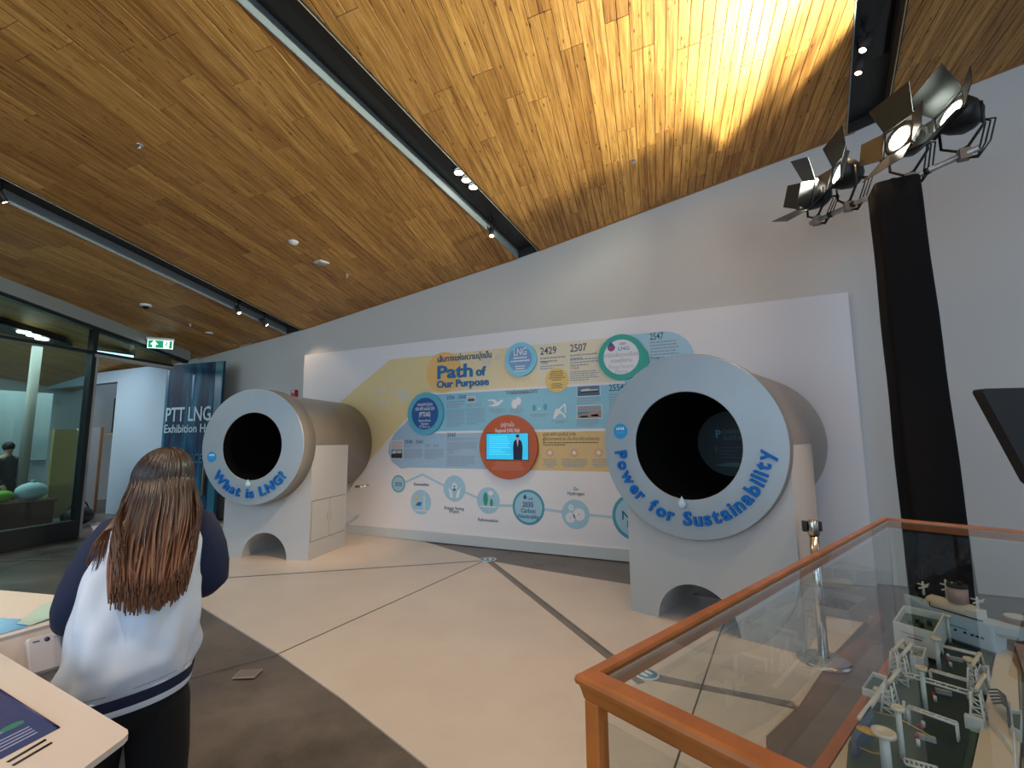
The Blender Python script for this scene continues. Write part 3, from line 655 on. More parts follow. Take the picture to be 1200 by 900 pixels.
q = Vector(atp(131, 409, *PL['A'])); t = thing('tube_light', 'short bluish white tube light beyond the upper right glass pane', 'lamp', q - Vector((0, 0, .12))); build('diffuser', MB().box((0, 0, 0), (.25, .7, .05)), mat('blue_tube', (.6, .8, 1), .4, emit=3), t); build('tray', MB().box((0, 0, .04), (.28, .74, .03)), M_CHAR, t)

# ================================================================== TIMELINE PANEL
X0, X1, PH = -7.35, 1.37, 3.26; PYF = 6.34
panel = thing('timeline_panel', 'huge white printed timeline board titled Path of Our Purpose', 'display board', (X0, PYF, 0))
build('board', MB().box(((X1 - X0) / 2, .055, PH / 2), (X1 - X0, .11, PH)), M_WHITE, panel)
build('skirting', MB().box(((X1 - X0) / 2, -.012, .075), (X1 - X0 - .002, .026, .15)), mat('skirting_grey', (.55, .60, .60), .5), panel, label='pale grey skirting')
def Q(px, py): p = atY(px, py, PYF); return (float(p[0]) - X0, float(p[2]))
def ink(name, col, rough=.5): return mat(name, col, rough)
I_YEL = ink('ink_yellow', (.78, .64, .33)); I_YEL2 = ink('ink_yellow_deep', (.72, .52, .22)); I_TEAL = ink('ink_sky', (.26, .56, .70)); I_BLUE = ink('ink_pale_blue', (.36, .54, .69))
I_CREAM = ink('ink_cream', (.78, .70, .52)); I_ORG = ink('ink_orange', (.85, .52, .18)); I_NAVY = ink('ink_navy', (.02, .10, .22)); I_TXT = ink('ink_dark', (.06, .10, .16)); I_WHITE = ink('ink_white', (.8, .8, .82)); I_GREY = ink('ink_grey', (.30, .36, .42))
LAY = [0]
def flat(name, poly, m, lay=1, parent=panel, th=.0012, **k):
    return build(name, MB().prism(poly, -.0012 * lay, -.0012 * (lay - 1) - .0001 if lay > 1 else 0.0, 'y'), m, parent, **k)
def circle_poly(c, rx, rz=None, n=40): rz = rz or rx; return [(c[0] + rx * math.cos(2 * PI * k / n), c[1] + rz * math.sin(2 * PI * k / n)) for k in range(n)]
def disc_from(pxl, pxr, pyt, pyb):
    cx, cy = (pxl + pxr) / 2, (pyt + pyb) / 2; l = Q(pxl, cy); r = Q(pxr, cy); tp = Q(cx, pyt); bo = Q(cx, pyb)
    R_ = ((r[0] - l[0]) / 2 + (tp[1] - bo[1]) / 2) / 2; return ((l[0] + r[0]) / 2, (tp[1] + bo[1]) / 2), R_
def roundcap(xa, xb, z0, z1, left=False, right=False, n=12):
    r = (z1 - z0) / 2; zc = (z0 + z1) / 2; pts = []
    if right: pts += [(xb - r + r * math.sin(a), zc - r * math.cos(a)) for a in np.linspace(0, PI, n)]
    else: pts += [(xb, z0), (xb, z1)]
    if left: pts += [(xa + r - r * math.sin(a), zc + r * math.cos(a)) for a in np.linspace(0, PI, n)]
    else: pts += [(xa, z1), (xa, z0)]
    return pts
zA = Q(600, 407)[1]; zB = Q(600, 454.5)[1]; zC = Q(650, 503)[1]; zD = Q(650, 551.5)[1]
zB1 = zB - .035; zC1 = zC - .035
xcap = Q(500, 480)[0]; xg = Q(731, 420)[0]
# diagonal yellow band that comes up from behind the left pipe, then the long cream band
flat('printed_band', [Q(457, 421.5), Q(395, 474), (Q(395, 474)[0] - .55, Q(395, 474)[1] - .75), (Q(432, 541)[0] - .38, Q(432, 541)[1] - .45), Q(432, 541), Q(482, 484), (xcap, zB), (Q(540, 458)[0], zB), (Q(540, 420)[0], zA), (Q(462, 421)[0], zA)], I_YEL)
xe = Q(540, 430)[0]; xm = Q(630, 430)[0]
flat('printed_band', [(xe, zB), (xm, zB), (xm, zA), (xe, zA)], ink('ink_yellow_soft', (.80, .68, .42)))
flat('printed_band', [(xm, zB), (xg, zB), (xg, zA), (xm, zA)], I_CREAM)
flat('printed_band', roundcap(xg, Q(814, 412)[0], Q(790, 387)[1] - .78, Q(790, 387)[1], right=True), ink('ink_sky_pale', (.38, .62, .76)))
flat('printed_band', [(xcap, zC), (Q(760, 480)[0], zC), (Q(760, 480)[0], zB1), (xcap, zB1)], I_TEAL)
xl2 = Q(456, 525)[0]
flat('printed_band', [(Q(570, 540)[0] + .3, zD), (Q(570, 540)[0] + .3, zC1), (Q(496, 487)[0] - .02, zC1), Q(482, 489), Q(463, 507), Q(457, 518), Q(455, 530), Q(459, 541), Q(470, 549.5), (Q(480, 550)[0], zD)], I_BLUE)
flat('printed_band', [(Q(600, 540)[0], zD), (Q(760, 540)[0], zD), (Q(760, 540)[0], zC1), (Q(600, 540)[0], zC1)], I_YEL2)
# soft bubbles
bub = ink('ink_bubble', (.70, .64, .50))
for px, py, r in [(443, 458, .07), (461, 459, .065), (473, 463, .12), (457, 447, .05), (468, 443, .045), (447, 469, .05), (456, 473, .055), (441, 478, .055), (435, 465, .035), (452, 457.5, .035), (571, 423, .10), (583, 419, .05)]:
    flat('printed_bubble', circle_poly(Q(px, py), r, n=24), bub, 2)
c, r = disc_from(501, 540, 411.5, 461.5); flat('printed_circle', circle_poly(c, r), I_ORG, 2)
# title
def lettering(body, px, py, w_px=None, size=.1, m=I_TXT, lay=3, off=0.0, align='LEFT', pxr=None, parent=panel, label=None, ext=.0006, line=1.0, kind=None):
    p = Q(px, py); wd = (Q(pxr, py)[0] - p[0]) if pxr else None
    b = MB(); text_front(b, body, p[0], p[1], size, -.0012 * (lay - 1) - ext, ext, off, align, 2, width=wd, line=line)
    if b.v: build('lettering', b, m, parent, label=label, kind=kind)
I_TITLE = ink('ink_title_blue', (.015, .16, .42), .35)
lettering('เส้นทางแห่งความมุ่งมั่น', 512.5, 424.6, size=.13, m=I_NAVY, pxr=575.5, off=.012, ext=.004)
lettering('Path', 512, 444, size=.30, m=I_TITLE, pxr=553, off=.022, ext=.008)
lettering('of', 558, 440.5, size=.20, m=I_TITLE, pxr=569.5, off=.03, ext=.008)
lettering('Our Purpose', 512, 454.8, size=.165, m=I_TITLE, pxr=573, off=.025, ext=.008)
for body, px, py, pxr, s in [('2429', 633, 415.8, 652, .155), ('2507', 668, 412.5, 687.5, .155), ('2547', 761.5, 398.5, 777.5, .13), ('2554', 713.5, 458.3, 731, .13), ('2556 - 2560', 523.5, 468, 546, .082), ('2558 - 2561', 474, 519.7, 495.5, .08), ('2565', 524, 511.8, 534, .085)]:
    lettering(body, px, py, size=s, pxr=pxr, off=.012)
for body, px, py, pxr, s in [('1886', 633, 427.5, 641.5, .075), ('1964', 668, 433.7, 677.5, .075), ('2004', 761.8, 424, 773, .09), ('2013 - 2017', 547, 476.8, 564, .07), ('2015 - 2018', 498, 524, 514.5, .07), ('2022', 524, 532, 531.8, .075)]:
    lettering(body, px, py, size=s, pxr=pxr, off=.006, m=I_GREY)
# unreadably small paragraphs: rows of short dashes
def para(px0, py0, px1, py1, rows, m=I_GREY, lay=3, parent=panel, align='L', seed=0, fill=.85):
    rg = random.Random(seed + int(px0 * 7 + py0)); a = Q(px0, py0); b_ = Q(px1, py1); x0, x1 = a[0], b_[0]; z0, z1 = a[1], b_[1]
    mb = MB(); h = (z0 - z1) / rows
    for i in range(rows):
        z = z0 - (i + .5) * h; W_ = (x1 - x0) * (rg.uniform(.88, 1) if i < rows - 1 else rg.uniform(.4, .8)); x = x0 if align == 'L' else (x0 + x1 - W_) / 2; xend = x + W_
        while x < xend:
            w = min(rg.uniform(.02, .06), xend - x)
            if w > .006: mb.prism([(x, z - h * .22), (x + w, z - h * .22), (x + w, z + h * .22), (x, z + h * .22)], -.0012 * lay, -.0012 * (lay - 1), 'y')
            x += w + .008
    build('small_print', mb, m, parent, kind='stuff')
for a in [(633, 418.5, 664, 423.5, 2), (633, 428.5, 664, 431.5, 2), (668, 415, 703, 419.5, 2), (668, 420.5, 703, 427.5, 3), (668, 435, 703, 445, 5), (761.5, 400, 797, 419, 6), (523.5, 470, 546, 477.5, 3), (523.5, 479.5, 546, 500, 9), (547, 478.5, 569, 497.5, 8), (713.5, 461, 726, 482, 7), (474, 521, 495, 524.5, 2), (474, 526, 496, 538, 6), (498, 526, 520, 538, 5), (524, 513, 560, 516.5, 2), (524, 518, 560, 528, 5), (524, 533.5, 560, 547, 6), (676, 466, 706, 473, 3), (676, 491, 705, 499, 4)]: para(*a)
for a in [(573, 479, 593, 484, 3), (597, 479, 614, 484, 3), (620, 485, 643, 488.5, 2), (645, 492.5, 667, 496, 2), (592, 459, 630, 462, 1), (636, 537, 653, 548, 5), (657, 537, 690, 548, 5), (694, 537, 712, 548, 5)]: para(*a, align='C')
lettering('บริษัท พีทีที แอลเอ็นจี จำกัด', 636, 510.9, size=.062, pxr=674.5, m=ink('ink_brown', (.16, .11, .05)), off=.006, kind='stuff')
lettering('ผู้ให้บริการสถานี รับ เก็บ จ่าย LNG ระดับสากล', 636, 516.2, size=.062, pxr=702, m=MATS['ink_brown'], off=.006, kind='stuff')
para(636, 517.5, 702, 522.5, 2, MATS['ink_brown'])
# small icons
for px in (644.5, 673, 701.5):
    c = Q(px, 530.5); flat('icon_ring', circle_poly(c, .055, n=24), ink('ink_icon_orange', (.65, .28, .13)), 2); flat('icon_face', circle_poly(c, .044, n=24), ink('ink_peach', (.72, .50, .34)), 3)
    flat('icon_mark', [(c[0] - .025, c[1] - .02), (c[0] + .025, c[1] - .02), (c[0] + .018, c[1] + .015), (c[0], c[1] + .028), (c[0] - .018, c[1] + .01)], I_WHITE, 4)
h = lambda pts, m=I_WHITE: flat('icon', [Q(*p) for p in pts], m, 2)
h([(572, 468.5), (579, 468), (583.5, 471.5), (588, 468), (590, 469.5), (584, 475), (579, 476.5), (572, 475.5), (578, 474), (580, 472), (577, 469.8), (572, 469.8)])
flat('icon', circle_poly(Q(603, 473.5), .05, .07, 20), I_WHITE, 2); flat('icon', circle_poly(Q(607.5, 470), .045, .06, 20), I_WHITE, 3)
flat('icon', circle_poly(Q(626, 478), .03, .05, 14), ink('ink_teal_mark', (.12, .36, .48)), 2); flat('icon', circle_poly(Q(639, 477), .032, .05, 14), MATS['ink_teal_mark'], 2); flat('icon', circle_poly(Q(632, 479), .012, .02, 8), I_WHITE, 2)
h([(648, 490), (651, 479.5), (655, 479), (661.5, 473), (663, 473), (663.5, 484), (662, 484), (661.5, 475.5), (656, 480.5), (663, 487), (663, 490), (661.5, 490), (660, 486.5), (656, 484.5), (652, 488), (650, 491.5)])
# printed photographs
def photo(x0, y0, x1, y1, kind):
    a, b_ = Q(x0, y0), Q(x1, y1); t_, bz = a[1], b_[1]; l, r = a[0], b_[0]; hh = t_ - bz; w = r - l
    fr = flat('photo_print', [(l - .008, bz - .008), (r + .008, bz - .008), (r + .008, t_ + .008), (l - .008, t_ + .008)], I_WHITE, 2)
    sky, sea = {'ship': ((.10, .18, .28), (.05, .10, .17)), 'coast': ((.30, .33, .36), (.10, .22, .26)), 'plant': ((.55, .50, .50), (.10, .28, .33)), 'tank': ((.5, .48, .5), (.25, .22, .25))}[kind]
    q = lambda pts, c, lay=4: build('photo_area', MB().prism([(l + u * w, bz + v * hh) for u, v in pts], -.0012 * lay, -.0012 * (lay - 1), 'y'), ink('ph_%s_%.2f' % (kind, c[0] + c[1] * 3 + c[2] * 7), c), fr)
    q([(0, .5), (1, .5), (1, 1), (0, 1)], sky, 3); q([(0, 0), (1, 0), (1, .5), (0, .5)], sea, 3)
    if kind == 'ship':
        q([(.18, .32), (.9, .34), (.94, .5), (.12, .46)], (.02, .02, .03)); q([(.16, .46), (.94, .5), (.9, .62), (.6, .62), (.5, .72), (.2, .66)], (.62, .62, .62))
    elif kind == 'coast':
        q([(0, 0), (1, 0), (1, .42), (.7, .55), (.3, .34), (0, .3)], (.36, .26, .22)); q([(.1, .05), (.5, .08), (.4, .2), (.15, .18)], (.6, .55, .5)); q([(.55, .15), (.9, .1), (.85, .3), (.6, .28)], (.28, .10, .08))
    elif kind == 'plant':
        q([(0, 0), (1, 0), (1, .3), (0, .25)], (.04, .04, .04)); q([(.1, .25), (.45, .25), (.45, .45), (.1, .4)], (.6, .6, .58)); q([(.55, .25), (.9, .28), (.9, .42), (.55, .42)], (.55, .55, .55))
    else:
        q([(.1, .2), (.9, .2), (.9, .55), (.1, .55)], (.06, .05, .08))
photo(676.5, 453, 703, 463, 'ship'); photo(676.5, 476, 705, 489.5, 'coast'); photo(459, 516.5, 471.5, 537, 'plant'); photo(548, 465, 556.5, 470.5, 'tank')
# raised round plaques
def plaque(name, c, r, layers, th=.03, base=0.0, label=None):
    g = bpy.data.objects.new(name, None); COL.objects.link(g); g.parent = panel; g.location = (c[0], -base, c[1])
    if label: g['label'] = label
    y = 0
    for i, (rr, m) in enumerate(layers):
        t0 = th if i == 0 else .003
        build('disc' if i == 0 else 'inner_disc', MB().lathe([(.001, -y), (rr, -y), (rr, -y - t0), (.001, -y - t0)], 56, 'y', smooth=False), m, g); y += t0
    return g, y
def ptext(g, y, body, z, width, m, size=.1, off=.006, x=0, align='CENTER'):
    b = MB(); vs, fs = text_verts(body, size, .004, off, 'CENTER', 2)
    if not vs: return
    xs = [v[0] for v in vs]; w = max(xs) - min(xs); mid = (max(xs) + min(xs)) / 2; k = width / w
    b.add([(x + (v[0] - mid) * k, -y - v[2] - .0008, z + v[1]) for v in vs], fs); build('lettering', b, m, g)
def pdash(g, y, x0, x1, z1, z0, rows, m, seed=1):
    rg = random.Random(seed); mb = MB(); hh = (z1 - z0) / rows
    for i in range(rows):
        z = z1 - (i + .5) * hh; W_ = (x1 - x0) * rg.uniform(.6, 1); x = (x0 + x1 - W_) / 2; xe_ = x + W_
        while x < xe_:
            w = min(rg.uniform(.02, .05), xe_ - x); mb.prism([(x, z - hh * .22), (x + w, z - hh * .22), (x + w, z + hh * .22), (x, z + hh * .22)], -y - .001, -y, 'y'); x += w + .007
    build('small_print', mb, m, g, kind='stuff')
def drop_poly(cx, cz, s):
    pts = []
    for k in range(24):
        a = 2 * PI * k / 24; rr = 1.0; x = math.sin(a) * rr * (1 if math.cos(a) < 0 else (1 - math.cos(a)) * .5 + .5 * abs(math.sin(a))); z = math.cos(a) * (1.0 if math.cos(a) < 0 else 1.6)
        pts.append((cx + x * s, cz + z * s))
    return pts
c, r = disc_from(480, 520.7, 460, 510); g, y = plaque('round_plaque', c, r, [(r, ink('plaque_teal', (.10, .42, .58))), (r * .75, ink('plaque_navy', (.012, .10, .32)))], .05)
ptext(g, y, 'กรอบกลยุทธ์การดำเนินงาน', .13, .30, I_WHITE, .07); ptext(g, y, 'บริษัท พีทีที แอลเอ็นจี จำกัด', .055, .38, I_WHITE, .075); ptext(g, y, '(PTTLNG)', -.045, .22, I_WHITE, .10, .02); ptext(g, y, 'Operational Business', -.13, .24, I_WHITE, .05); ptext(g, y, 'Organization', -.18, .15, I_WHITE, .05); ptext(g, y, 'PTT LNG Co., Ltd.', -.23, .20, I_WHITE, .05)
c, r = disc_from(593.5, 629.5, 401.5, 441.5); g, y = plaque('round_plaque', c, r, [(r, ink('plaque_sky', (.22, .60, .80))), (r * .74, ink('plaque_periwinkle', (.17, .36, .62)))], .05)
ptext(g, y, 'LNG', .06, .21, I_WHITE, .16, .01); pdash(g, y, -.17, .17, .045, -.05, 2, I_WHITE); pdash(g, y, -.12, .12, -.09, -.20, 3, I_WHITE, 3)
c, r = disc_from(639.5, 666.3, 431, 460.3); g, y = plaque('round_plaque', c, r, [(r, ink('plaque_yellow', (.78, .56, .18)))], .012); pdash(g, y, -.13, .13, .14, -.01, 5, MATS['ink_brown']); pdash(g, y, -.1, .1, -.04, -.12, 4, MATS['ink_brown'], 4)
c, r = disc_from(703.5, 755, 391, 447); g, y = plaque('round_plaque', c, r, [(r, ink('plaque_green', (.03, .38, .31))), (r * .76, I_WHITE)], .05)
tl = MB(); tl.prism([(r * .80, r * .55), (r * 1.10, r * .15), (r * 1.16, -r * .30), (r * .98, -r * .62), (r * .45, -r * .88), (r * .45, 0)], -.046, -.004, 'y'); build('plaque_tail', tl, MATS['plaque_green'], g)
lg = MB(); lg.prism(drop_poly(-.13, .14, .052), -y - .002, -y, 'y'); build('drop_logo', lg, ink('logo_blue', (.02, .10, .35)), g)
lg = MB(); lg.prism(circle_poly((-.13, .13), .032, n=16), -y - .003, -y - .002, 'y'); build('logo_core', lg, ink('logo_red', (.55, .03, .05)), g)
ptext(g, y, 'LNG', .09, .15, ink('logo_sky', (.03, .25, .5)), .07, .012, x=.04); ptext(g, y, 'ปตท', .165, .08, MATS['logo_blue'], .05, .01, x=.03)
ptext(g, y, 'ภารกิจเพื่อความมั่นคง', .005, .46, I_GREY, .075, 0); ptext(g, y, 'ทางพลังงาน', -.075, .28, I_GREY, .075, 0); ptext(g, y, 'Energy Security', -.155, .34, ink('ink_pale_grey', (.45, .5, .54)), .07, 0); ptext(g, y, 'Mission', -.225, .17, MATS['ink_pale_grey'], .07, 0)
c, r = disc_from(564, 631.5, 486.3, 561.3); g, y = plaque('round_plaque', c, r, [(r, ink('plaque_orange', (.50, .10, .025)))], .06, label='orange red disc carrying the video screen')
ptext(g, y, 'มุ่งสู่การเป็น', .30, .22, I_WHITE, .085, 0); ptext(g, y, 'Regional LNG Hub', .215, .40, I_WHITE, .085, .012); ptext(g, y, 'Our direction to Regional LNG Hub', .155, .40, I_WHITE, .042, 0)
scr = bpy.data.objects.new('video_screen', None); COL.objects.link(scr); scr.parent = g; a = Q(572.5, 508.5); b_ = Q(621, 538.5)
scr_c = ((a[0] + b_[0]) / 2 - c[0], (a[1] + b_[1]) / 2 - c[1]); sw, sh_ = b_[0] - a[0], a[1] - b_[1]
COL.objects.unlink(scr); bpy.data.objects.remove(scr)
sx0, sx1, sz0, sz1 = scr_c[0] - sw / 2, scr_c[0] + sw / 2, scr_c[1] - sh_ / 2, scr_c[1] + sh_ / 2
scr = build('video_screen', MB().prism([(sx0 - .01, sz0 - .01), (sx1 + .01, sz0 - .01), (sx1 + .01, sz1 + .01), (sx0 - .01, sz1 + .01)], -y - .006, -y, 'y'), M_BLACKG, g)
b = MB(); b.prism([(sx0, sz0), (sx1, sz0), (sx1, sz1), (sx0, sz1)], -y - .008, -y - .006, 'y'); build('screen_picture', b, mat('screen_cyan', (.02, .42, .68), .4, emit=.55), g)
mx = sx0 + sw * .76; b = MB()
body = [(-.085, 0), (-.09, .22), (-.075, .32), (-.025, .355), (.025, .355), (.075, .32), (.095, .22), (.085, 0)]
k_ = sh_ / .46; b.prism([(mx + u * k_, sz0 + v_ * k_) for u, v_ in body], -y - .010, -y - .008, 'y'); build('suited_presenter', b, mat('suit_navy', (.006, .012, .05), .6), g, label='picture of a presenter in a dark suit on the screen')
b = MB(); b.prism(circle_poly((mx, sz0 + .395 * k_), .030 * k_, .040 * k_, 18), -y - .0105, -y - .008, 'y'); build('presenter_face', b, mat('face_tone', (.50, .30, .22), .6, emit=.2), g)
b = MB(); b.prism([(mx - .033 * k_, sz0 + .395 * k_), (mx + .033 * k_, sz0 + .395 * k_), (mx + .027 * k_, sz0 + .44 * k_), (mx - .027 * k_, sz0 + .44 * k_)], -y - .011, -y - .0105, 'y'); build('presenter_hair', b, M_BLACK, g)
b = MB(); b.prism([(mx - .02 * k_, sz0 + .355 * k_), (mx + .02 * k_, sz0 + .355 * k_), (mx, sz0 + .22 * k_)], -y - .0108, -y - .010, 'y'); build('presenter_shirt', b, I_WHITE, g)
rr = MB(); rg = random.Random(5)
for i in range(9):
    z = sz1 - .05 - i * sh_ * .085; w = sw * rg.uniform(.3, .52); rr.prism([(sx0 + .05, z), (sx0 + .05 + w, z), (sx0 + .05 + w, z + .008), (sx0 + .05, z + .008)], -y - .009, -y - .008, 'y')
build('screen_text', rr, mat('screen_line', (.05, .62, .85), .4, emit=.75), g, kind='stuff')
pdash(g, y, -.30, .30, sz0 - .03, sz0 - .16, 6, ink('ink_salmon', (.62, .24, .14)))
# roadmap of circles along the bottom
line_m = ink('ink_route', (.42, .62, .70))
route = [(475, 565), (495, 556), (521, 569.5)], [(545, 577), (560, 583.5)], [(585, 592.5), (601, 592.5)], [(638, 597), (659, 600)], [(690, 603.5), (722, 606.5)]
for seg in route:
    for (ax_, ay_), (bx_, by_) in zip(seg[:-1], seg[1:]):
        a, b_ = Q(ax_, ay_), Q(bx_, by_); w = .018
        flat('route_line', [(a[0], a[1] - w), (b_[0], b_[1] - w), (b_[0], b_[1] + w), (a[0], a[1] + w)], line_m, 1)
def rdisc(pxl, pxr, pyt, pyb, ring=None, face=ink('ink_disc', (.36, .60, .72))):
    c, r = disc_from(pxl, pxr, pyt, pyb)
    if ring: flat('icon_ring', circle_poly(c, r), ring, 2); flat('icon_face', circle_poly(c, r * .86), face, 3)
    else: flat('icon_face', circle_poly(c, r), face, 2)
    return c, r
rt = ink('ink_ring_teal', (.05, .33, .43))
c, r = rdisc(459, 475, 557, 577, rt); lettering('2020', 463, 569.3, size=.09, pxr=471.2, off=.01, lay=5, m=I_NAVY)
c, r = rdisc(481.5, 505, 574, 603); p = c
flat('icon', circle_poly((c[0] - .09, c[1] + .05), .035, n=16), ink('ink_sun', (.75, .52, .12)), 3)
flat('icon', [(c[0] - .10, c[1] - .06), (c[0] + .0, c[1] - .06), (c[0] + .02, c[1] + .0), (c[0] - .06, c[1] + .0)], ink('ink_solar', (.02, .16, .42)), 3)
for s in [(.06, -.13, .075, .09), (-.12, -.14, .14, -.125)]: flat('icon', [(c[0] + s[0], c[1] + s[1]), (c[0] + s[2], c[1] + s[1]), (c[0] + s[2], c[1] + s[3]), (c[0] + s[0], c[1] + s[3])], I_WHITE, 3)
for a_ in (90, 210, 330):
    q = math.radians(a_); u = (math.cos(q) * .07, math.sin(q) * .07); flat('icon', [(c[0] + .067 - u[1] * .1, c[1] + .09 + u[0] * .1), (c[0] + .067 + u[1] * .1, c[1] + .09 - u[0] * .1), (c[0] + .067 + u[0], c[1] + .09 + u[1])], I_WHITE, 4)
c, r = rdisc(520, 545.5, 557, 588); flat('icon', circle_poly((c[0], c[1] + .03), .05, .06, 20), I_WHITE, 3); flat('icon', [(c[0] - .022, c[1]), (c[0] + .022, c[1]), (c[0] + .015, c[1] - .04), (c[0] - .015, c[1] - .04)], I_GREY, 3)
flat('icon', [(c[0], c[1] + .01), (c[0] + .03, c[1] + .05), (c[0] + .005, c[1] + .04), (c[0] - .03, c[1] + .055), (c[0] - .01, c[1] + .02)], ink('ink_leaf', (.03, .32, .20)), 4)
for s in (-1, 1): flat('icon', [(c[0] + s * .03, c[1] - .14), (c[0] + s * .075, c[1] - .14), (c[0] + s * .10, c[1] - .04), (c[0] + s * .11, c[1] + .02), (c[0] + s * .07, c[1] - .02), (c[0] + s * .04, c[1] - .07)], I_WHITE, 3)
c, r = rdisc(559, 585.8, 571, 602)
flat('icon', circle_poly((c[0] - .045, c[1] + .02), .04, .10, 20), MATS['ink_leaf'], 3); flat('icon', circle_poly((c[0] + .055, c[1] - .03), .025, .06, 16), MATS['ink_leaf'], 3); flat('icon', circle_poly((c[0] + .04, c[1] + .11), .045, .035, 16), I_WHITE, 3); flat('icon', [(c[0] - .14, c[1] - .10), (c[0] + .14, c[1] - .10), (c[0] + .14, c[1] - .085), (c[0] - .14, c[1] - .085)], I_WHITE, 4)
c, r = rdisc(601, 638, 573.5, 615.5, rt)
flat('icon', drop_poly(c[0] - .05, c[1] + .14, .028), I_NAVY, 5); lettering('LNG', 619, 585.8, size=.05, pxr=624.5, off=.01, lay=5, m=I_NAVY)
lettering('2035', 612.5, 593.6, size=.10, pxr=625, off=.02, lay=5, m=I_NAVY); lettering('Carbon', 610.5, 600.3, size=.085, pxr=627.5, off=.014, lay=5, m=I_NAVY); lettering('Neutrality', 607.5, 606.6, size=.08, pxr=631.5, off=.014, lay=5, m=I_NAVY)
c, r = rdisc(658.3, 691, 585.5, 620)
for dx, dz, rr_ in ((-.06, .09, .04), (-.075, -.05, .07), (.05, .0, .085)):
    flat('icon', circle_poly((c[0] + dx, c[1] + dz), rr_, n=20), I_WHITE, 3)
    b = MB(); text_front(b, 'H', c[0] + dx - .012, c[1] + dz - .012, .035, -.0045, .0004, .005); build('lettering', b, ink('ink_plum', (.28, .12, .22)), panel)
c, r = rdisc(720.5, 770, 575, 637, rt); 
lettering('Net Zero', 728.5, 608.5, size=.16, off=.014, lay=5, m=I_NAVY); lettering('Emission', 734.5, 618, size=.13, off=.008, lay=5, m=I_NAVY)
for body, px, py, pxr in [('Renewables', 485, 568.8, 502.5), ('Energy Saving', 520.8, 596.5, 543.5), ('Project', 526.3, 600.6, 538), ('Reforestation', 560, 610.3, 583.5), ('Go', 672, 574.6, 677.5), ('Hydrogen', 665, 579.8, 684.5)]:
    lettering(body, px, py, size=.066, pxr=pxr, off=.012, m=I_TXT)
lettering('"การเดินทางของ LNG"', 592.5, 462.2, size=.08, pxr=631, m=I_TXT, off=.004)
for body, px, py, pxr in []: pass

# ================================================================== PIPE DISPLAYS
def arc_letters(ring, body, Rm, size, a0, a1, m, cz, off=.038):
    """letters along the lower arc: a0/a1 angles (deg, measured from +x anticlockwise seen from the front, lower side)"""
    adv = []
    off = .026
    for ch in body:
        if ch == ' ': adv.append(.30 * size); continue
        vs, _ = text_verts(ch, size, .0, off, 'LEFT', 3); xs = [v[0] for v in vs]; adv.append(max(xs) - min(xs))
    gap = .085 * size; tot = sum(adv) + gap * (len(body) - 1); span = math.radians(a1 - a0) * Rm; gap += (span - tot) / (len(body) - 1)
    s = 0
    for ch, w in zip(body, adv):
        if ch != ' ':
            vs, fs = text_verts(ch, size, .012 / size, off, 'LEFT', 3); x0_ = min(v[0] for v in vs)
            th = math.radians(a0) + (s + w / 2) / Rm
            c_, s_ = math.cos(th), math.sin(th)      # outward direction
            # letter up = towards the centre, letter right = direction of increasing angle
            ux, uz = -c_, -s_; rx, rz = -s_, c_
            cy0 = size * .36
            b = MB(); b.add([(Rm * c_ + rx * (v[0] - x0_ - w / 2) + ux * (v[1] - cy0), -.012 - v[2], cz + Rm * s_ + rz * (v[0] - x0_ - w / 2) + uz * (v[1] - cy0)) for v in vs], fs)
            build('letter', b, m, ring)
        s += w + gap
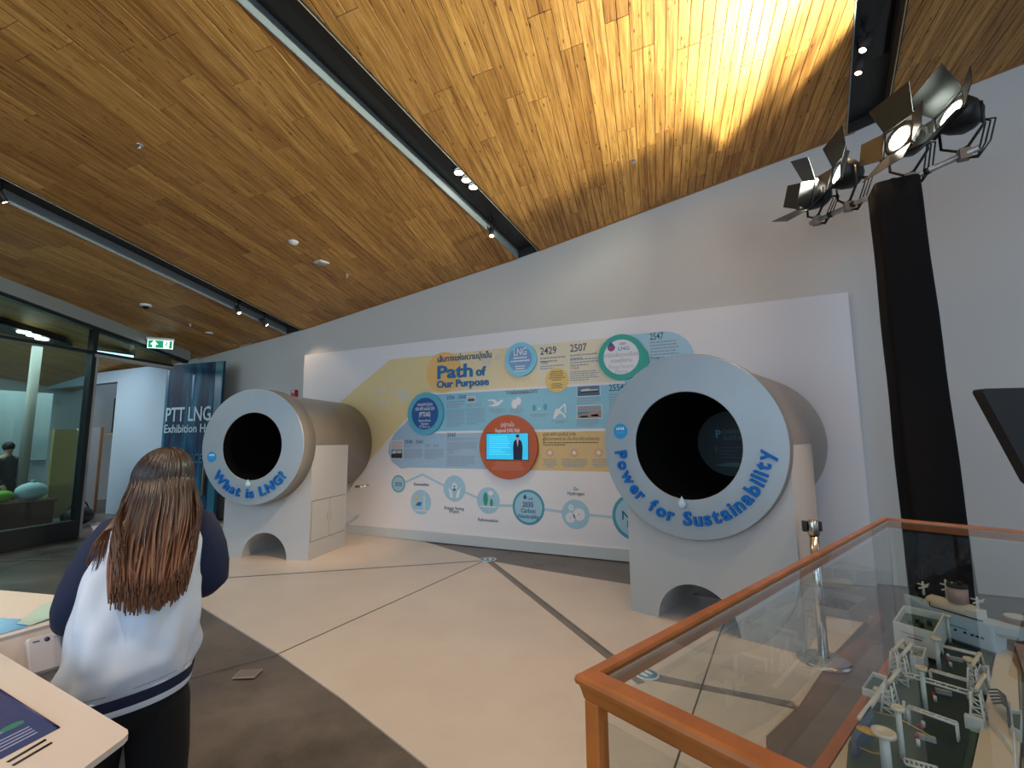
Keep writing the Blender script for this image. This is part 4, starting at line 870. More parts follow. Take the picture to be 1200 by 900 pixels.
def pipe_display(name, label, c, phi, R_, Rh, Rt, L_, prot, bx0, bx1, bdepth, arch_c, arch_r, words, a0, a1, lsize, sticker_ang, doors=False, CZ=1.538, Rm=None):
    t = thing(name, label, 'display', (c[0], c[1], 0), -math.radians(phi), group='pipe shaped information displays')
    Rm = Rm or (R_ + Rh) / 2 
    ring = build('front_ring', MB().lathe([(Rh, .03), (Rh, .004), (Rh + .004, 0), (R_ - .006, 0), (R_, .006), (R_, prot), (Rt - .02, prot)], 96, 'y', c=(0, 0, CZ)), M_RING, t)
    for p in ring.data.polygons: p.use_smooth = False
    build('ring_rim', MB().lathe([(R_ + .0015, .010), (R_ + .003, .02), (R_ + .003, prot), (R_ - .01, prot + .002)], 96, 'y', c=(0, 0, CZ)), M_TUBE, t)
    pm = MB().lathe([(Rt, prot - .01), (Rt, L_ - .02), (Rt - .02, L_), (.01, L_)], 96, 'y', c=(0, 0, CZ))
    rz_ = -math.radians(phi)
    for v in pm.v:      # the far end is trimmed to meet the board
        v.y = min(v.y, (6.335 - c[1] - v.x * math.sin(rz_)) / math.cos(rz_))
    build('pipe_body', pm, M_TUBE, t)
    inside = MB().lathe([(Rh - .0005, .008), (Rh - .001, 1.3), (.01, 1.3)], 96, 'y', c=(0, 0, CZ)); build('dark_interior', inside, mat('interior_black', (.003, .003, .003), .9, spec=0.1), t)
    # plinth with arch and pipe cradle
    pts = [(bx0, 0)]
    pts += [(arch_c + arch_r * math.cos(a), arch_r * math.sin(a)) for a in np.linspace(PI, 0, 25)]
    pts += [(bx1, 0), (bx1, CZ)]
    Rc = Rt + .002; aR = math.acos(min(1, bx1 / Rc)) if bx1 < Rc else 0; aL = math.acos(min(1, -bx0 / Rc)) if -bx0 < Rc else 0
    pts += [(Rc * math.cos(a), CZ - Rc * math.sin(a)) for a in np.linspace(aR + .001, PI - aL - .001, 41)]
    if aL == 0: pts += [(bx0, CZ)]
    pl_ = build('plinth', MB().prism(pts, prot, prot + bdepth, 'y'), M_BLOCK, t)
    if doors:
        ga = .012; y0, y1 = prot + .03, prot + bdepth - .04; ym = (y0 + y1) / 2
        build('shadow_gap', MB().bbox((bx1 - .001, y0, .232), (bx1 + .0015, y1, .782)), M_JOINT, t)
        for (ya, yb, hy) in ((y0 + .005, ym - .004, ym - .045), (ym + .004, y1 - .005, ym + .045)):
            d = build('cabinet_door', MB().bbox((bx1 + .001, ya, .24), (bx1 + .006, yb, .775)), M_BLOCK, t)
            build('pull_slot', MB().bbox((bx1 + .005, hy - .006, .48), (bx1 + .0075, hy + .006, .58)), M_STEEL, d)
    # round blue floor-marker sticker
    sa = math.radians(sticker_ang); sc_ = (Rm * 1.02 * math.cos(sa), CZ + Rm * 1.02 * math.sin(sa)); sr = .073
    st = build('blue_sticker', MB().lathe([(.001, 0), (sr, 0), (sr, -.003), (.001, -.003)], 40, 'y', c=(sc_[0], 0, sc_[1]), smooth=False), mat('sticker_cyan', (.01, .28, .58), .35), ring, label='round bright blue sticker')
    b = MB()
    for k, hh in ((-.034, .020), (-.013, .026), (.012, .024), (.033, .026)):
        b.prism([(sc_[0] + k - .006, sc_[1] + .012), (sc_[0] + k + .006, sc_[1] + .012), (sc_[0] + k + .006, sc_[1] + .012 + hh), (sc_[0] + k - .006, sc_[1] + .012 + hh)], -.005, -.003, 'y'); 
    build('sticker_mark', b, I_WHITE, t)
    b = MB(); rg = random.Random(2)
    for i, zz in enumerate((-.006, -.018)):
        b.prism([(sc_[0] - .045, sc_[1] + zz - .002), (sc_[0] + .045, sc_[1] + zz - .002), (sc_[0] + .045, sc_[1] + zz + .002), (sc_[0] - .045, sc_[1] + zz + .002)], -.004, -.003, 'y')
    build('sticker_line', b, mat('sticker_cyan_pale', (.08, .42, .68), .4), t)
    arc_letters(ring, words, Rm * 1.0, lsize, a0, a1, M_LETTER, CZ)
    return t, ring
sL = 1.45; cLp = (-4.04503741 * sL, 2.93870175 * sL)
nL = (math.sin(math.radians(-14.02)), math.cos(math.radians(-14.02)))
left_d, ringL = pipe_display('pipe_display', 'pipe shaped display lettered What is LNG? near the blue banner', cLp, -14.02, .787, .456, .745, 2.0, .26, -.60, .745, .92, .07, .35, 'What is LNG?', 214, 325, .175, 193, True, Rm=.62)
sR = .8 / .73904786; cRp = (-.30851493 * sR, 3.98762414 * sR)
right_d, ringR = pipe_display('pipe_display', 'pipe shaped display lettered Power for Sustainability in front of the timeline board', cRp, 16.98, .80, .467, .775, 1.98, .10, -.628, .777, .92, -.013, .345, 'Power for Sustainability', 185, 357, .160, 168, False, Rm=.62)
# drop shaped button at the foot of each opening
for t, R0, xo in ((left_d, .50, -.01), (right_d, .495, -.045)):
    prof = [(.001, -.045), (.026, -.036), (.036, -.016), (.034, .004), (.02, .028), (.007, .046), (.001, .06)]
    build('drop_button', MB().lathe(prof, 20, 'z', c=(xo, -.018, 1.538 - R0), xf=None), mat('pale_drop', (.45, .62, .70), .25), t, label='pale blue drop shaped button')
# dim screen deep inside the right pipe
dp = 1.25; sb = build('inner_screen', MB().lathe([(.001, dp), (.345, dp), (.345, dp + .02)], 64, 'y', c=(0, 0, 1.538), smooth=False), mat('dim_screen', (.003, .010, .013), .6, emit=.16), right_d)
for body, x, z, s, m in [('P', -.15, 1.60, .12, (.015, .07, .11)), ('OWER FOR', -.072, 1.64, .065, (.010, .028, .034)), ('SUSTAINABILITY', -.068, 1.575, .062, (.010, .028, .034)), ('1', -.17, 1.44, .09, (.012, .03, .04))]:
    b = MB(); text_front(b, body, x, z, s, dp - .002, .001, .01); build('screen_text', b, mat('dim_%s' % body[:4], m, .5, emit=.35), right_d)
b = MB()
for i in range(4):
    b.prism([(-.12, 1.49 - i * .035), (.12 - .04 * (i % 3), 1.49 - i * .035), (.12 - .04 * (i % 3), 1.496 - i * .035), (-.12, 1.496 - i * .035)], dp - .003, dp - .001, 'y')
build('screen_line', b, mat('dim_line', (.010, .024, .03), .5, emit=.25), right_d, kind='stuff')
b = MB(); b.prism([(-.17, 1.30), (-.06, 1.33), (.05, 1.34), (.15, 1.32), (.2, 1.30), (.1, 1.29), (-.06, 1.292)], dp - .003, dp - .001, 'y'); build('screen_patch', b, mat('dim_green', (.003, .03, .024), .5, emit=.3), right_d)
# wall stub under the left pipe
b = MB(); b.tube([(.745, 1.45, .86), (.83, 1.45, .86), (.95, 1.5, .88)], .02, 8); build('pipe_stub', b, M_CHROME, left_d)

# ================================================================== STANCHION
P = atz(966, 775); t = thing('stanchion', 'chrome queue post with black belt head standing behind the glass case', 'queue post', (P[0], P[1], 0))
build('base_plate', MB().lathe([(.001, .0), (.17, 0), (.172, .008), (.15, .022), (.05, .034), (.03, .05)], 40), M_CHROME, t)
build('post', MB().cyl((0, 0, .03), (0, 0, .93), .032, 24), M_CHROME, t)
build('belt_head', MB().lathe([(.037, .88), (.039, .885), (.039, .975), (.034, .985), (.001, .987)], 24), mat('gold_steel', (.50, .44, .36), .2, 1.0), t)
build('belt_cassette', MB().bevbox((-.055, 0, .94), (.03, .05, .075), .006), M_BLACK, t); build('belt_slot', MB().bevbox((.045, 0, .945), (.02, .04, .07), .005), M_BLACK, t)

# ================================================================== STAGE LIGHTS AND DRAPED TOWER
PZ = 3.8
pa, pb_, pc, pd = [Vector(atz(x, y, PZ)) for x, y in ((950, 262), (1015, 229), (1055, 208), (1148, 173))]
pdir = (pd - pa).normalized()
tw = Vector(atz(1046, 214, PZ)); 
t = thing('draped_tower', 'tall lighting tower wrapped in black cloth against the wall', 'lighting tower', (tw.x, tw.y, 0), math.atan2(-.05, 1))
def drape():
    b = MB(); rings = []
    for i in range(17):
        z = 3.76 * i / 16; ring = []
        wd = .158 + .03 * (1 - i / 16) + .003 * math.sin(i * 1.3)
        for k in range(28):
            a = 2 * PI * k / 28; rx = wd * (abs(math.cos(a)) ** .35) * (1 if math.cos(a) > 0 else -1); ry = .17 * (abs(math.sin(a)) ** .35) * (1 if math.sin(a) > 0 else -1)
            f = 1 + .02 * math.sin(5 * a + i * .1)
            ring.append((rx * f + .02 * (1 - i / 16), ry * f, z))
        rings.append(ring)
    b.loft(rings); return b
build('black_drape', drape(), mat('black_cloth', (.006, .006, .007), .9, bump=.3, bscale=30, spec=.15), t)
build('mast', MB().cyl((0, 0, 3.7), (0, 0, 3.83), .03, 12), M_CHROME, t); build('mast_clamp', MB().box((0, 0, 3.79), (.10, .08, .04)), M_STEEL, t)
t = thing('truss_pipe', 'scratched steel crossbar carrying the four stage lights', 'pipe', pa)
build('bar', MB().cyl((0, 0, 0), pd - pa, .024, 16), mat('worn_steel', (.55, .52, .50), .4, .5, noise=.3, nscale=20), t)
for f_ in (.14, .30, .55, .74): build('band', MB().cyl((pd - pa) * f_, (pd - pa) * f_ + pdir * .035, .029, 16), M_BLACK, t)
def stage_light(roll, fpos, aim, label, watts, angle, flap=(55, 40, 45, 45), scale=1.0, H0=.3):
    base = pa + pdir * fpos; H_ = H0 * scale
    # head centre placed along the sight line of the fixture, above the bar
    head = base + Vector((0, 0, H_)); aimv = (Vector(aim) - head).normalized()
    t = thing('stage_light', label, 'stage light', base, group='four black stage lights on the crossbar')
    if isinstance(roll, Vector):
        zz_ = (roll - aimv * roll.dot(aimv)).normalized(); xx_ = aimv.cross(zz_)
        q = Matrix(((xx_.x, aimv.x, zz_.x), (xx_.y, aimv.y, zz_.y), (xx_.z, aimv.z, zz_.z))).to_4x4()
    else: q = aimv.to_track_quat('Y', 'Z').to_matrix().to_4x4() @ Matrix.Rotation(roll, 4, 'Y')
    xf = Matrix.Translation(Vector((0, 0, H_))) @ q @ Matrix.Scale(scale, 4)
    h_ = build('housing', MB().lathe([(.001, -.13), (.06, -.125), (.10, -.09), (.125, -.02), (.128, .05), (.122, .06), (.10, .065), (.09, .05)], 28, 'y', xf=xf), mat('stage_black', (.014, .015, .013), .45, .2), t)
    build('lens', MB().lathe([(.001, .058), (.05, .060), (.085, .056)], 24, 'y', xf=xf), M_GLOWH, h_)
    fr = MB(); s_ = .125
    for c_, d_ in (((0, .07, s_), (2 * s_, .02, .02)), ((0, .07, -s_), (2 * s_, .02, .02)), ((s_, .07, 0), (.02, .02, 2 * s_)), ((-s_, .07, 0), (.02, .02, 2 * s_))): fr.box(c_, d_, xf=xf)
    build('door_frame', fr, M_BLACK, t)
    for k in range(4):
        rot = Matrix.Rotation(k * PI / 2, 4, 'Y'); op = math.radians(flap[k]); lng = .22 if k % 2 == 0 else .15
        w0, w1 = .12, (.17 if k % 2 == 0 else .10)
        y1, z1 = .08 + lng * math.cos(op), s_ + lng * math.sin(op)
        pts = [(-w0, .08, s_), (w0, .08, s_), (w1, y1, z1), (-w1, y1, z1)]; nrm = Vector((0, math.sin(op), -math.cos(op))) * .0035
        b = MB(); b.loft([[Vector(p) for p in pts], [Vector(p) - nrm for p in pts]], smooth=False, xf=xf @ rot); build('barn_door', b, mat('flap_metal', (.03, .033, .035), .38, .6), t)
    # yoke
    side = (q @ Vector((1, 0, 0))); side.z = 0; side.normalize(); hc = Vector((0, 0, H_)); sp = .15 * scale
    b = MB(); b.tube([hc + side * sp, hc + side * sp + Vector((0, 0, -H_ * .55)), Vector((0, 0, .05)) + side * .04, Vector((0, 0, .05)) - side * .04, hc - side * sp + Vector((0, 0, -H_ * .55)), hc - side * sp], .011, 8); build('yoke', b, M_BLACK, t)
    build('clamp', MB().box((0, 0, 0), (.07, .07, .085)), mat('clamp_bronze', (.30, .22, .16), .4, .7), t)
    b = MB(); back = hc - aimv * .12
    for j in range(3):
        dn = Vector((.03 * j, -.02 * j, 0)); b.tube([back, back + pdir * (.06 + .03 * j) + Vector((0, 0, -.06)), pdir * (.10 + .03 * j) + Vector((0, 0, .02)), pdir * (.08) + Vector((0, 0, -.05 - .01 * j)), pdir * .0 + Vector((0, 0, -.03))], .006, 6)
    build('cable', b, M_BLACK, t)
    spot(head + aimv * .07 * scale, aim, watts, angle, (.96, 1.0, .80), .35, .03, 'stage_lamp')
    return t
tot = (pd - pa).length
stage_light(-.45, tot * .05, (-3.0, 4.0, 4.4), 'lowest and leftmost stage light on the crossbar, flaps spread flat', 50, 110, (55, 60, 30, 20), 1.1, .25)
stage_light(0, tot * .28, (-2.0, 4.3, 5.2), 'second stage light from the left, top flap raised', 300, 100, (62, 65, 60, 62), 1.1, .30)
stage_light(0, tot * .66, (-2.0, 2.6, 5.0), 'stage light just right of the black tower top', 450, 100, (62, 65, 60, 62), 1.12, .32)
hd4 = pa + pdir * tot * .93 + Vector((0, 0, .33)); q1, q2 = (Vector(onpl('C', 872, 193)) - hd4).normalized(), (Vector(onpl('C', 1000, 25)) - hd4).normalized()
N4 = q1.cross(q2).normalized(); N4 = N4 if N4.x > 0 else -N4; m4 = q2; a4 = m4 * .63 - N4 * .777
stage_light(N4, tot * .93, tuple(hd4 + a4 * 4), 'rightmost and highest stage light with a brightly lit flap', 400, 120, (35, 62, 60, 62), 1.1, .30)

# ================================================================== BLACK DISPLAY TOTEM (right edge)
dd = 2.6; Pn = [Vector(atd(x, y, dd)) for x, y in ((1146, 456), (1148, 466), (1189, 563), (1192, 566), (1199, 690))]
base = Vector((1.62, 3.60, 0)); right = Vector((float(M3[0][0]), float(M3[1][0]), 0)).normalized(); yaw = math.atan2(right.y, right.x)
t = thing('monitor_totem', 'black tapered back of a monitor on a post at the right edge', 'monitor', base, yaw)
fwd = Vector((-right.y, right.x, 0))
def loc_(P): v = P - base; return (v.dot(right), v.z)
c0, c1, c2 = loc_(Pn[0]), loc_(Pn[1]), loc_(Pn[2])
poly = [(c0[0] + .015, c0[1]), (c0[0] + .004, c0[1] - .006), (c0[0], c0[1] - .02), c2, (c2[0] + .02, c2[1] - .02), (c2[0] + .30, c2[1] - .02), (c0[0] + .78, c0[1] - .03), (c0[0] + .78, c0[1] + .012)]
build('monitor_back', MB().prism(poly, -.03, .03, 'y'), mat('totem_black', (.004, .004, .004), .6), t)
cx_ = c2[0] + .02
build('post', MB().bbox((cx_, -.03, .05), (cx_ + .24, .03, c2[1])), MATS['totem_black'], t); build('foot_plate', MB().bevbox((cx_ + .12, 0, .025), (.5, .45, .05), .03), MATS['totem_black'], t)

# ================================================================== GLASS CASE WITH HARBOUR MODEL
ZT = 1.10; NLp = atz(674.4, 788.8, ZT); FLp = atz(1034, 605.5, ZT); av = FLp - NLp; CL = float(np.linalg.norm(av)); cyaw = math.atan2(av[1], av[0]) - PI / 2; CW = 1.30
case = thing('model_case', 'long glass display case with an orange brown wooden frame', 'display case', (NLp[0], NLp[1], 0), cyaw)
CM = Matrix.Translation(Vector((NLp[0], NLp[1], 0))) @ Matrix.Rotation(cyaw, 4, 'Z'); CI = CM.inverted()
def K(px, py, z): v = CI @ Vector(atz(px, py, z)); return (v.x, v.y, z)
rw = .036; RO = .04
def rail(a, b_, rw, nm='top_rail'):
    a = Vector(a); b_ = Vector(b_); d = (b_ - a).normalized(); s = d.cross(Vector((0, 0, 1)))     # outward to the right of travel
    prof = [(-rw, 0), (-.006, 0), (0, -.004), (.002, -.012), (0, -.020), (-.006, -.024), (-.009, -.032), (-.014, -.05), (-.018, -.056), (-rw + .006, -.056), (-rw + .004, -.014), (-rw, -.010)]
    A = [a + s * u + Vector((0, 0, v_)) + d * (-u) * (RO / rw) for u, v_ in prof]; B_ = [b_ + s * u + Vector((0, 0, v_)) - d * (-u) * (RO / rw) for u, v_ in prof]
    b = MB(); b.loft([A, B_], smooth=False); build(nm, b, M_ORANGE, case)
c4 = [(0, 0, ZT), (0, CL, ZT), (CW, CL, ZT), (CW, 0, ZT)]
for i in range(4):  # travel so that outside is to the right: 0 -> (0,CL) has outside on -x = left; reverse
    a, b_ = c4[(i + 1) % 4], c4[i]
    # direction from a to b_, right-hand side must be outside
    side_ = (i % 2 == 0); RO = .044 if side_ else .031; rail(a, b_, .031 if side_ else .044)
il = MB(); ii = .012
for c_, d_ in (((rw + .003, CL / 2, ZT - .018), (.006, CL - 2 * rw, .008)), ((CW - rw - .003, CL / 2, ZT - .018), (.006, CL - 2 * rw, .008)), ((CW / 2, rw + .003, ZT - .018), (CW - 2 * rw, .006, .008)), ((CW / 2, CL - rw - .003, ZT - .018), (CW - 2 * rw, .006, .008))): il.box(c_, d_)
build('inner_lip', il, mat('sandy_lip', (.42, .27, .17), .5), case)
IN = .10        # the base shelf is set in from the sides
for (x, y, h_) in ((.030, .030, ZT - .052), (IN + .018, CL - .030, .44), (CW - .030, .030, ZT - .052), (CW - IN - .018, CL - .030, .44)):
    build('leg', MB().bevbox((x, y, h_ / 2), (.036, .036, h_), .004), M_ORANGE, case)
ZB_ = .50
for a, b_ in (((IN + .018, .05), (IN + .018, CL - .05)), ((CW - IN - .018, .05), (CW - IN - .018, CL - .05)), ((IN + .03, CL - .03), (CW - IN - .03, CL - .03)), ((.05, .03), (CW - .05, .03))):
    build('lower_rail', MB().bbox((min(a[0], b_[0]) - .018, min(a[1], b_[1]) - (.018 if a[1] == b_[1] else 0), ZB_ - .06), (max(a[0], b_[0]) + .018, max(a[1], b_[1]) + (.018 if a[1] == b_[1] else 0), ZB_ + .01)), M_ORANGE, case) if not (a[1] == b_[1] == .03) else None
build('glass_pane', MB().box((CW / 2, CL / 2, ZT - .010), (CW - 2 * rw + .01, CL - 2 * rw + .01, .005)), G_CLEAR, case)
build('glass_pane', MB().box((.030, CL / 2, (ZB_ + ZT) / 2 - .02), (.005, CL - .1, ZT - ZB_ - .10)), G_CLEAR, case)
build('glass_pane', MB().box((CW / 2, CL - .030, (ZB_ + ZT) / 2 - .02), (CW - .1, .005, ZT - ZB_ - .10)), G_CLEAR, case)
build('glass_pane', MB().box((CW / 2, .030, (.15 + ZT) / 2 - .03), (CW - .1, .005, ZT - .26)), G_CLEAR, case)
build('glass_pane', MB().box((CW - .030, CL / 2, (ZB_ + ZT) / 2 - .02), (.005, CL - .1, ZT - ZB_ - .10)), G_CLEAR, case)
# model base plate stands on the lower rails (starts away from the near end)
A_ = K(968, 893, ZB_)[1] - .12
build('base_board', MB().bbox((IN + .038, A_, ZB_ - .02), (CW - IN - .038, CL - .052, ZB_ + .004)), mat('cream_board', (.62, .50, .34), .5), case)
build('cross_rail', MB().bbox((IN, A_ - .036, ZB_ - .06), (CW - IN, A_, ZB_ + .01)), M_ORANGE, case)

zb = ZB_ + .005
MO = (CI @ Vector(atz(1080, 800, zb)))
model = thing('harbour_model', 'detailed white and green gas terminal model inside the glass case', 'scale model', CM @ Vector((.6, 1.8, zb)), cyaw)
MOff = Vector((.6, 1.8, zb))
def km(px, py, dz=0.0): v = Vector(K(px, py, zb + dz)) - MOff; return v
G_DECK = mat('model_green', (.035, .085, .05), .5, noise=.25, nscale=14); G_DK = mat('model_dark_green', (.010, .024, .016), .4); M_MW = mat('model_white', (.62, .62, .56), .5); M_MC = mat('model_cream', (.66, .55, .40), .5); M_MG = mat('model_grey', (.32, .34, .33), .5); M_MB = mat('model_blue', (.05, .10, .19), .4)
def plate(name, pts, dz0, dz1, m, label=None):
    P_ = [km(x, y, dz1) for x, y in pts]; b = MB(); b.loft([[Vector((p.x, p.y, dz0)) for p in P_], [Vector((p.x, p.y, dz1)) for p in P_]], smooth=False); return build(name, b, m, model, label=label)
plate('jetty_deck', [(985, 985), (994, 872), (1000, 858), (1034, 808), (1052, 762), (1062, 741), (1168, 744), (1146, 860), (1118, 985)], 0, .03, G_DECK)
plate('dock_floor', [(1080, 985), (1075, 880), (1078, 800), (1086, 752), (1150, 757), (1136, 860), (1108, 985)], .03, .034, G_DK)
plate('quay_slab', [(1172, 744), (1192, 785), (1196, 860), (1188, 985), (1120, 985), (1146, 868)], 0, .05, M_MC, label='long sloping cream quay')
plate('side_deck', [(1196, 760), (1260, 790), (1290, 985), (1204, 985), (1199, 860)], 0, .04, G_DECK)
plate('side_pad', [(1185, 742), (1230, 748), (1240, 790), (1200, 788)], .01, .05, mat('model_pink', (.45, .30, .26), .5))
def mbox(name, cx, cy, sx, sy, h, m, z0=.03, rz=0.0, label=None):
    p = km(cx, cy, z0); b = MB(); b.box((p.x, p.y, z0 + h / 2), (sx, sy, h), rz=rz); return build(name, b, m, model, label=label), p
def walls(name, pts, z0, z1, th, m, floor_m, fz, label=None):
    P_ = [km(x, y, z1) for x, y in pts]; c_ = sum(P_, Vector()) / len(P_)
    inner = [c_ + (p - c_) * (1 - th) for p in P_]; b = MB()
    o0 = [Vector((p.x, p.y, z0)) for p in P_]; o1 = [Vector((p.x, p.y, z1)) for p in P_]; i1 = [Vector((p.x, p.y, z1)) for p in inner]; i0 = [Vector((p.x, p.y, fz)) for p in inner]
    b.loft([o0, o1, i1, i0], cap=False, smooth=False); o = build(name, b, m, model, label=label)
    b = MB(); b.loft([[Vector((p.x, p.y, fz - .004)) for p in inner], [Vector((p.x, p.y, fz)) for p in inner]], smooth=False); build('roof_floor', b, floor_m, o); return o, inner
tb, inner = walls('terminal_block', [(1046, 728), (1095, 742), (1107, 719), (1059, 709)], .05, .17, .08, M_MW, G_DECK, .135, label='white block with green recessed roof')
for fx, fy in ((.3, .4), (.45, .55), (.6, .4), (.75, .6)):
    p = inner[0].lerp(inner[1], fx).lerp(inner[3].lerp(inner[2], fx), fy); b = MB(); b.box((p.x, p.y, .148), (.018, .018, .022)); build('roof_unit', b, G_DK, tb)
# lettering on the block front (illegible at this size)
pL, pR = km(1046, 728, .17), km(1095, 742, .17); dv = (pR - pL); nv = Vector((dv.y, -dv.x, 0)).normalized()
if nv.y > 0: nv = -nv
for f0, f1, zz, mm in ((.2, .75, .13, M_MG), (.35, .7, .115, mat('model_red', (.35, .02, .02), .5))):
    a, b_ = pL.lerp(pR, f0) + nv * .002, pL.lerp(pR, f1) + nv * .002; b = MB(); b.loft([[Vector((a.x, a.y, zz)), Vector((b_.x, b_.y, zz)), Vector((b_.x, b_.y, zz + .006)), Vector((a.x, a.y, zz + .006))], [Vector((a.x, a.y, zz)) + nv * .001, Vector((b_.x, b_.y, zz)) + nv * .001, Vector((b_.x, b_.y, zz + .006)) + nv * .001, Vector((a.x, a.y, zz + .006)) + nv * .001]], smooth=False); build('block_lettering', b, mm, tb)
walls('control_house', [(1066, 768), (1082, 772), (1086, 759), (1070, 756)], .03, .11, .22, M_MW, M_MG, .09)
walls('control_house', [(1143, 790), (1158, 795), (1159, 780), (1148, 778)], .03, .10, .22, M_MW, M_MG, .08)
walls('platform', [(1010, 806), (1026, 812), (1040, 793), (1023, 787)], .05, .075, .12, M_MW, G_DECK, .06)
walls('platform', [(1183, 850), (1196, 858), (1197, 832), (1184, 830)], .05, .085, .12, M_MW, G_DECK, .07)
for cx, cy, m in ((1034, 818, M_MW), (1143, 852, M_MW)): mbox('storage_box', cx, cy + 4, .05, .03, .045, m)
# blue fender corner
plate('fender_corner', [(997, 862), (1003, 868), (1025, 838), (1020, 826)], .0, .085, M_MB, label='dark blue angular fender')
pl_a = [km(1004, 838, .09), km(1010, 842, .09), km(1040, 800, .09), km(1036, 797, .09)]
b = MB(); b.loft([[Vector((p.x, p.y, .075)) for p in pl_a], [Vector((p.x, p.y, .085)) for p in pl_a]], smooth=False); build('gangway', b, M_MW, model)
b = MB(); p = km(1019, 858, .13); b.lathe([(.001, 0), (.036, 0), (.036, .005), (.001, .005)], 20, c=(p.x, p.y, .13), xf=Matrix.Translation(Vector((p.x, p.y, 0))) @ Matrix.Scale(.55, 4, Vector((0, 1, 0))) @ Matrix.Translation(Vector((-p.x, -p.y, 0)))); build('yellow_paddle', b, mat('model_yellow', (.70, .36, .02), .4), model)
def column(px, py_top, py_bot, r=.008, head=True):
    pb2 = km(px[1], py_bot, .03); ht = .03; best = None
    for k in range(8, 60):
        z = .03 + k * .005; w = CM @ (MOff + Vector((pb2.x, pb2.y, z))); q = M3.T @ (np.array(w) - CAM); yy = 450 + F * q[1] / q[2]
        if best is None or abs(yy - py_top) < best[0]: best = (abs(yy - py_top), z)
    z = best[1]; b = MB(); b.cyl((pb2.x, pb2.y, .03), (pb2.x, pb2.y, z), r * 1.1, 10, r); o = build('mast', b, M_MW, model)
    if head: b = MB(); b.lathe([(.001, z), (r * 2.4, z), (r * 2.4, z + .012), (r * 1.6, z + .012), (r * 1.5, z + .006), (.001, z + .006)], 16, c=(pb2.x, pb2.y, 0)); build('mast_head', b, M_MC, o)
    return Vector((pb2.x, pb2.y, z))
for a in [((1051, 1058), 832, 889), ((1079, 1085), 785, 833), ((1097, 1101), 750, 787), ((1110, 1113), 722, 752), ((1137, 1140), 775, 812)]: column(*a)
column((1036, 1040), 862, 905, .014); column((1060, 1061), 822, 843, .005, False)
def gantry(p0, p1, z, w=.03, posts=True, name='pipe_rack'):
    a, b_ = km(*p0, z), km(*p1, z); d = (b_ - a).normalized(); s = d.cross(Vector((0, 0, 1))) * w / 2; b = MB()
    for k in (-1, 1): b.tube([a + s * k, b_ + s * k], .0045, 6)
    n_ = 7
    for i in range(n_ + 1): q = a.lerp(b_, i / n_); b.tube([q - s, q + s], .003, 5)
    if posts:
        for q in (a, b_):
            for k in (-1, 1): b.tube([q + s * k, Vector((q.x, q.y, .03)) + s * k], .0035, 6)
    build(name, b, M_MW, model)
gantry((1048, 786), (1136, 812), .08, .035); gantry((1090, 785), (1136, 798), .09, .02); gantry((1104, 757), (1146, 767), .07, .02); gantry((1064, 828), (1121, 848), .09, .02); gantry((1060, 892), (1100, 903), .05, .03, False)
gantry((1125, 745), (1158, 757), .06, .014, False)
def lattice(px, py, h_, w_, name='loading_frame'):
    p = km(px, py, .03); b = MB()
    for sx in (-1, 1):
        for sy in (-1, 1): b.tube([(p.x + sx * w_, p.y + sy * w_ * 2, .03), (p.x + sx * w_ * .5, p.y + sy * w_, .03 + h_)], .0035, 6)
    for i in range(1, 5):
        f_ = i / 5; ww = w_ * (1 - .5 * f_); z = .03 + h_ * f_
        b.tube([(p.x - ww, p.y - 2 * ww, z), (p.x + ww, p.y - 2 * ww, z), (p.x + ww, p.y + 2 * ww, z), (p.x - ww, p.y + 2 * ww, z), (p.x - ww, p.y - 2 * ww, z)], .0028, 5)
        b.tube([(p.x - ww, p.y - 2 * ww, z), (p.x + ww, p.y - 2 * ww, z - h_ * .18)], .0025, 5)
    build(name, b, M_MW, model)
    arm = MB(); arm.tube([(p.x, p.y, .03 + h_), (p.x + .02, p.y + .10, .03 + h_ * 1.25), (p.x + .02, p.y + .17, .03 + h_ * .7)], .007, 8); build('loading_arm', arm, M_MC, model)
lattice(1044, 832, .10, .022); lattice(1060, 800, .11, .02); lattice(1148, 850, .12, .022); lattice(1143, 818, .12, .02); lattice(1050, 790, .10, .018)
for i, (px, py, m) in enumerate([(1079, 853, 'model_red'), (1082, 850, None), (1075, 865, 'model_red'), (1076, 872, None), (1094, 816, 'model_red'), (1096, 820, None), (1101, 803, None), (1111, 770, None), (1112, 776, 'model_red'), (1114, 780, None)]):
    p = km(px, py, .04); b = MB(); b.cyl((p.x, p.y, .034), (p.x, p.y, .054), .006, 10); build('bollard', b, MATS['model_red'] if m else M_MW, model)
for px, py in ((1086, 867), (1106, 813), (1120, 774)): mbox('equipment_box', px, py, .05, .02, .014, M_MG, .034, .2)
for i in range(5):
    a = km(1158 + i * 1.5, 808 + i * 4, .07); c_ = km(1183, 838 + i * 3.5, .09); mid = a.lerp(c_, .5) + Vector((.02, 0, .03)); b = MB(); b.tube([a, a.lerp(mid, .6) + Vector((0, 0, .012)), mid, c_], .0035, 6); build('mooring_hose', b, M_BLACK, model)
b = MB(); b.tube([km(1000, 873, .05), km(1022, 882, .05), km(1036, 884, .08)], .002, 5); b.tube([km(1025, 834, .05), km(1050, 840, .09), km(1090, 862, .05)], .002, 5); build('yellow_rail', b, MATS['model_yellow'], model)
for pts in ([(1183, 822), (1188, 860), (1190, 900)], [(1150, 832), (1175, 860), (1186, 875)]):
    b = MB()
    P_ = [km(x, y, .075) for x, y in pts]; b.tube(P_, .003, 6)
    for q in P_: b.tube([q, Vector((q.x, q.y, .05))], .0025, 5)
    build('handrail', b, M_MW, model)
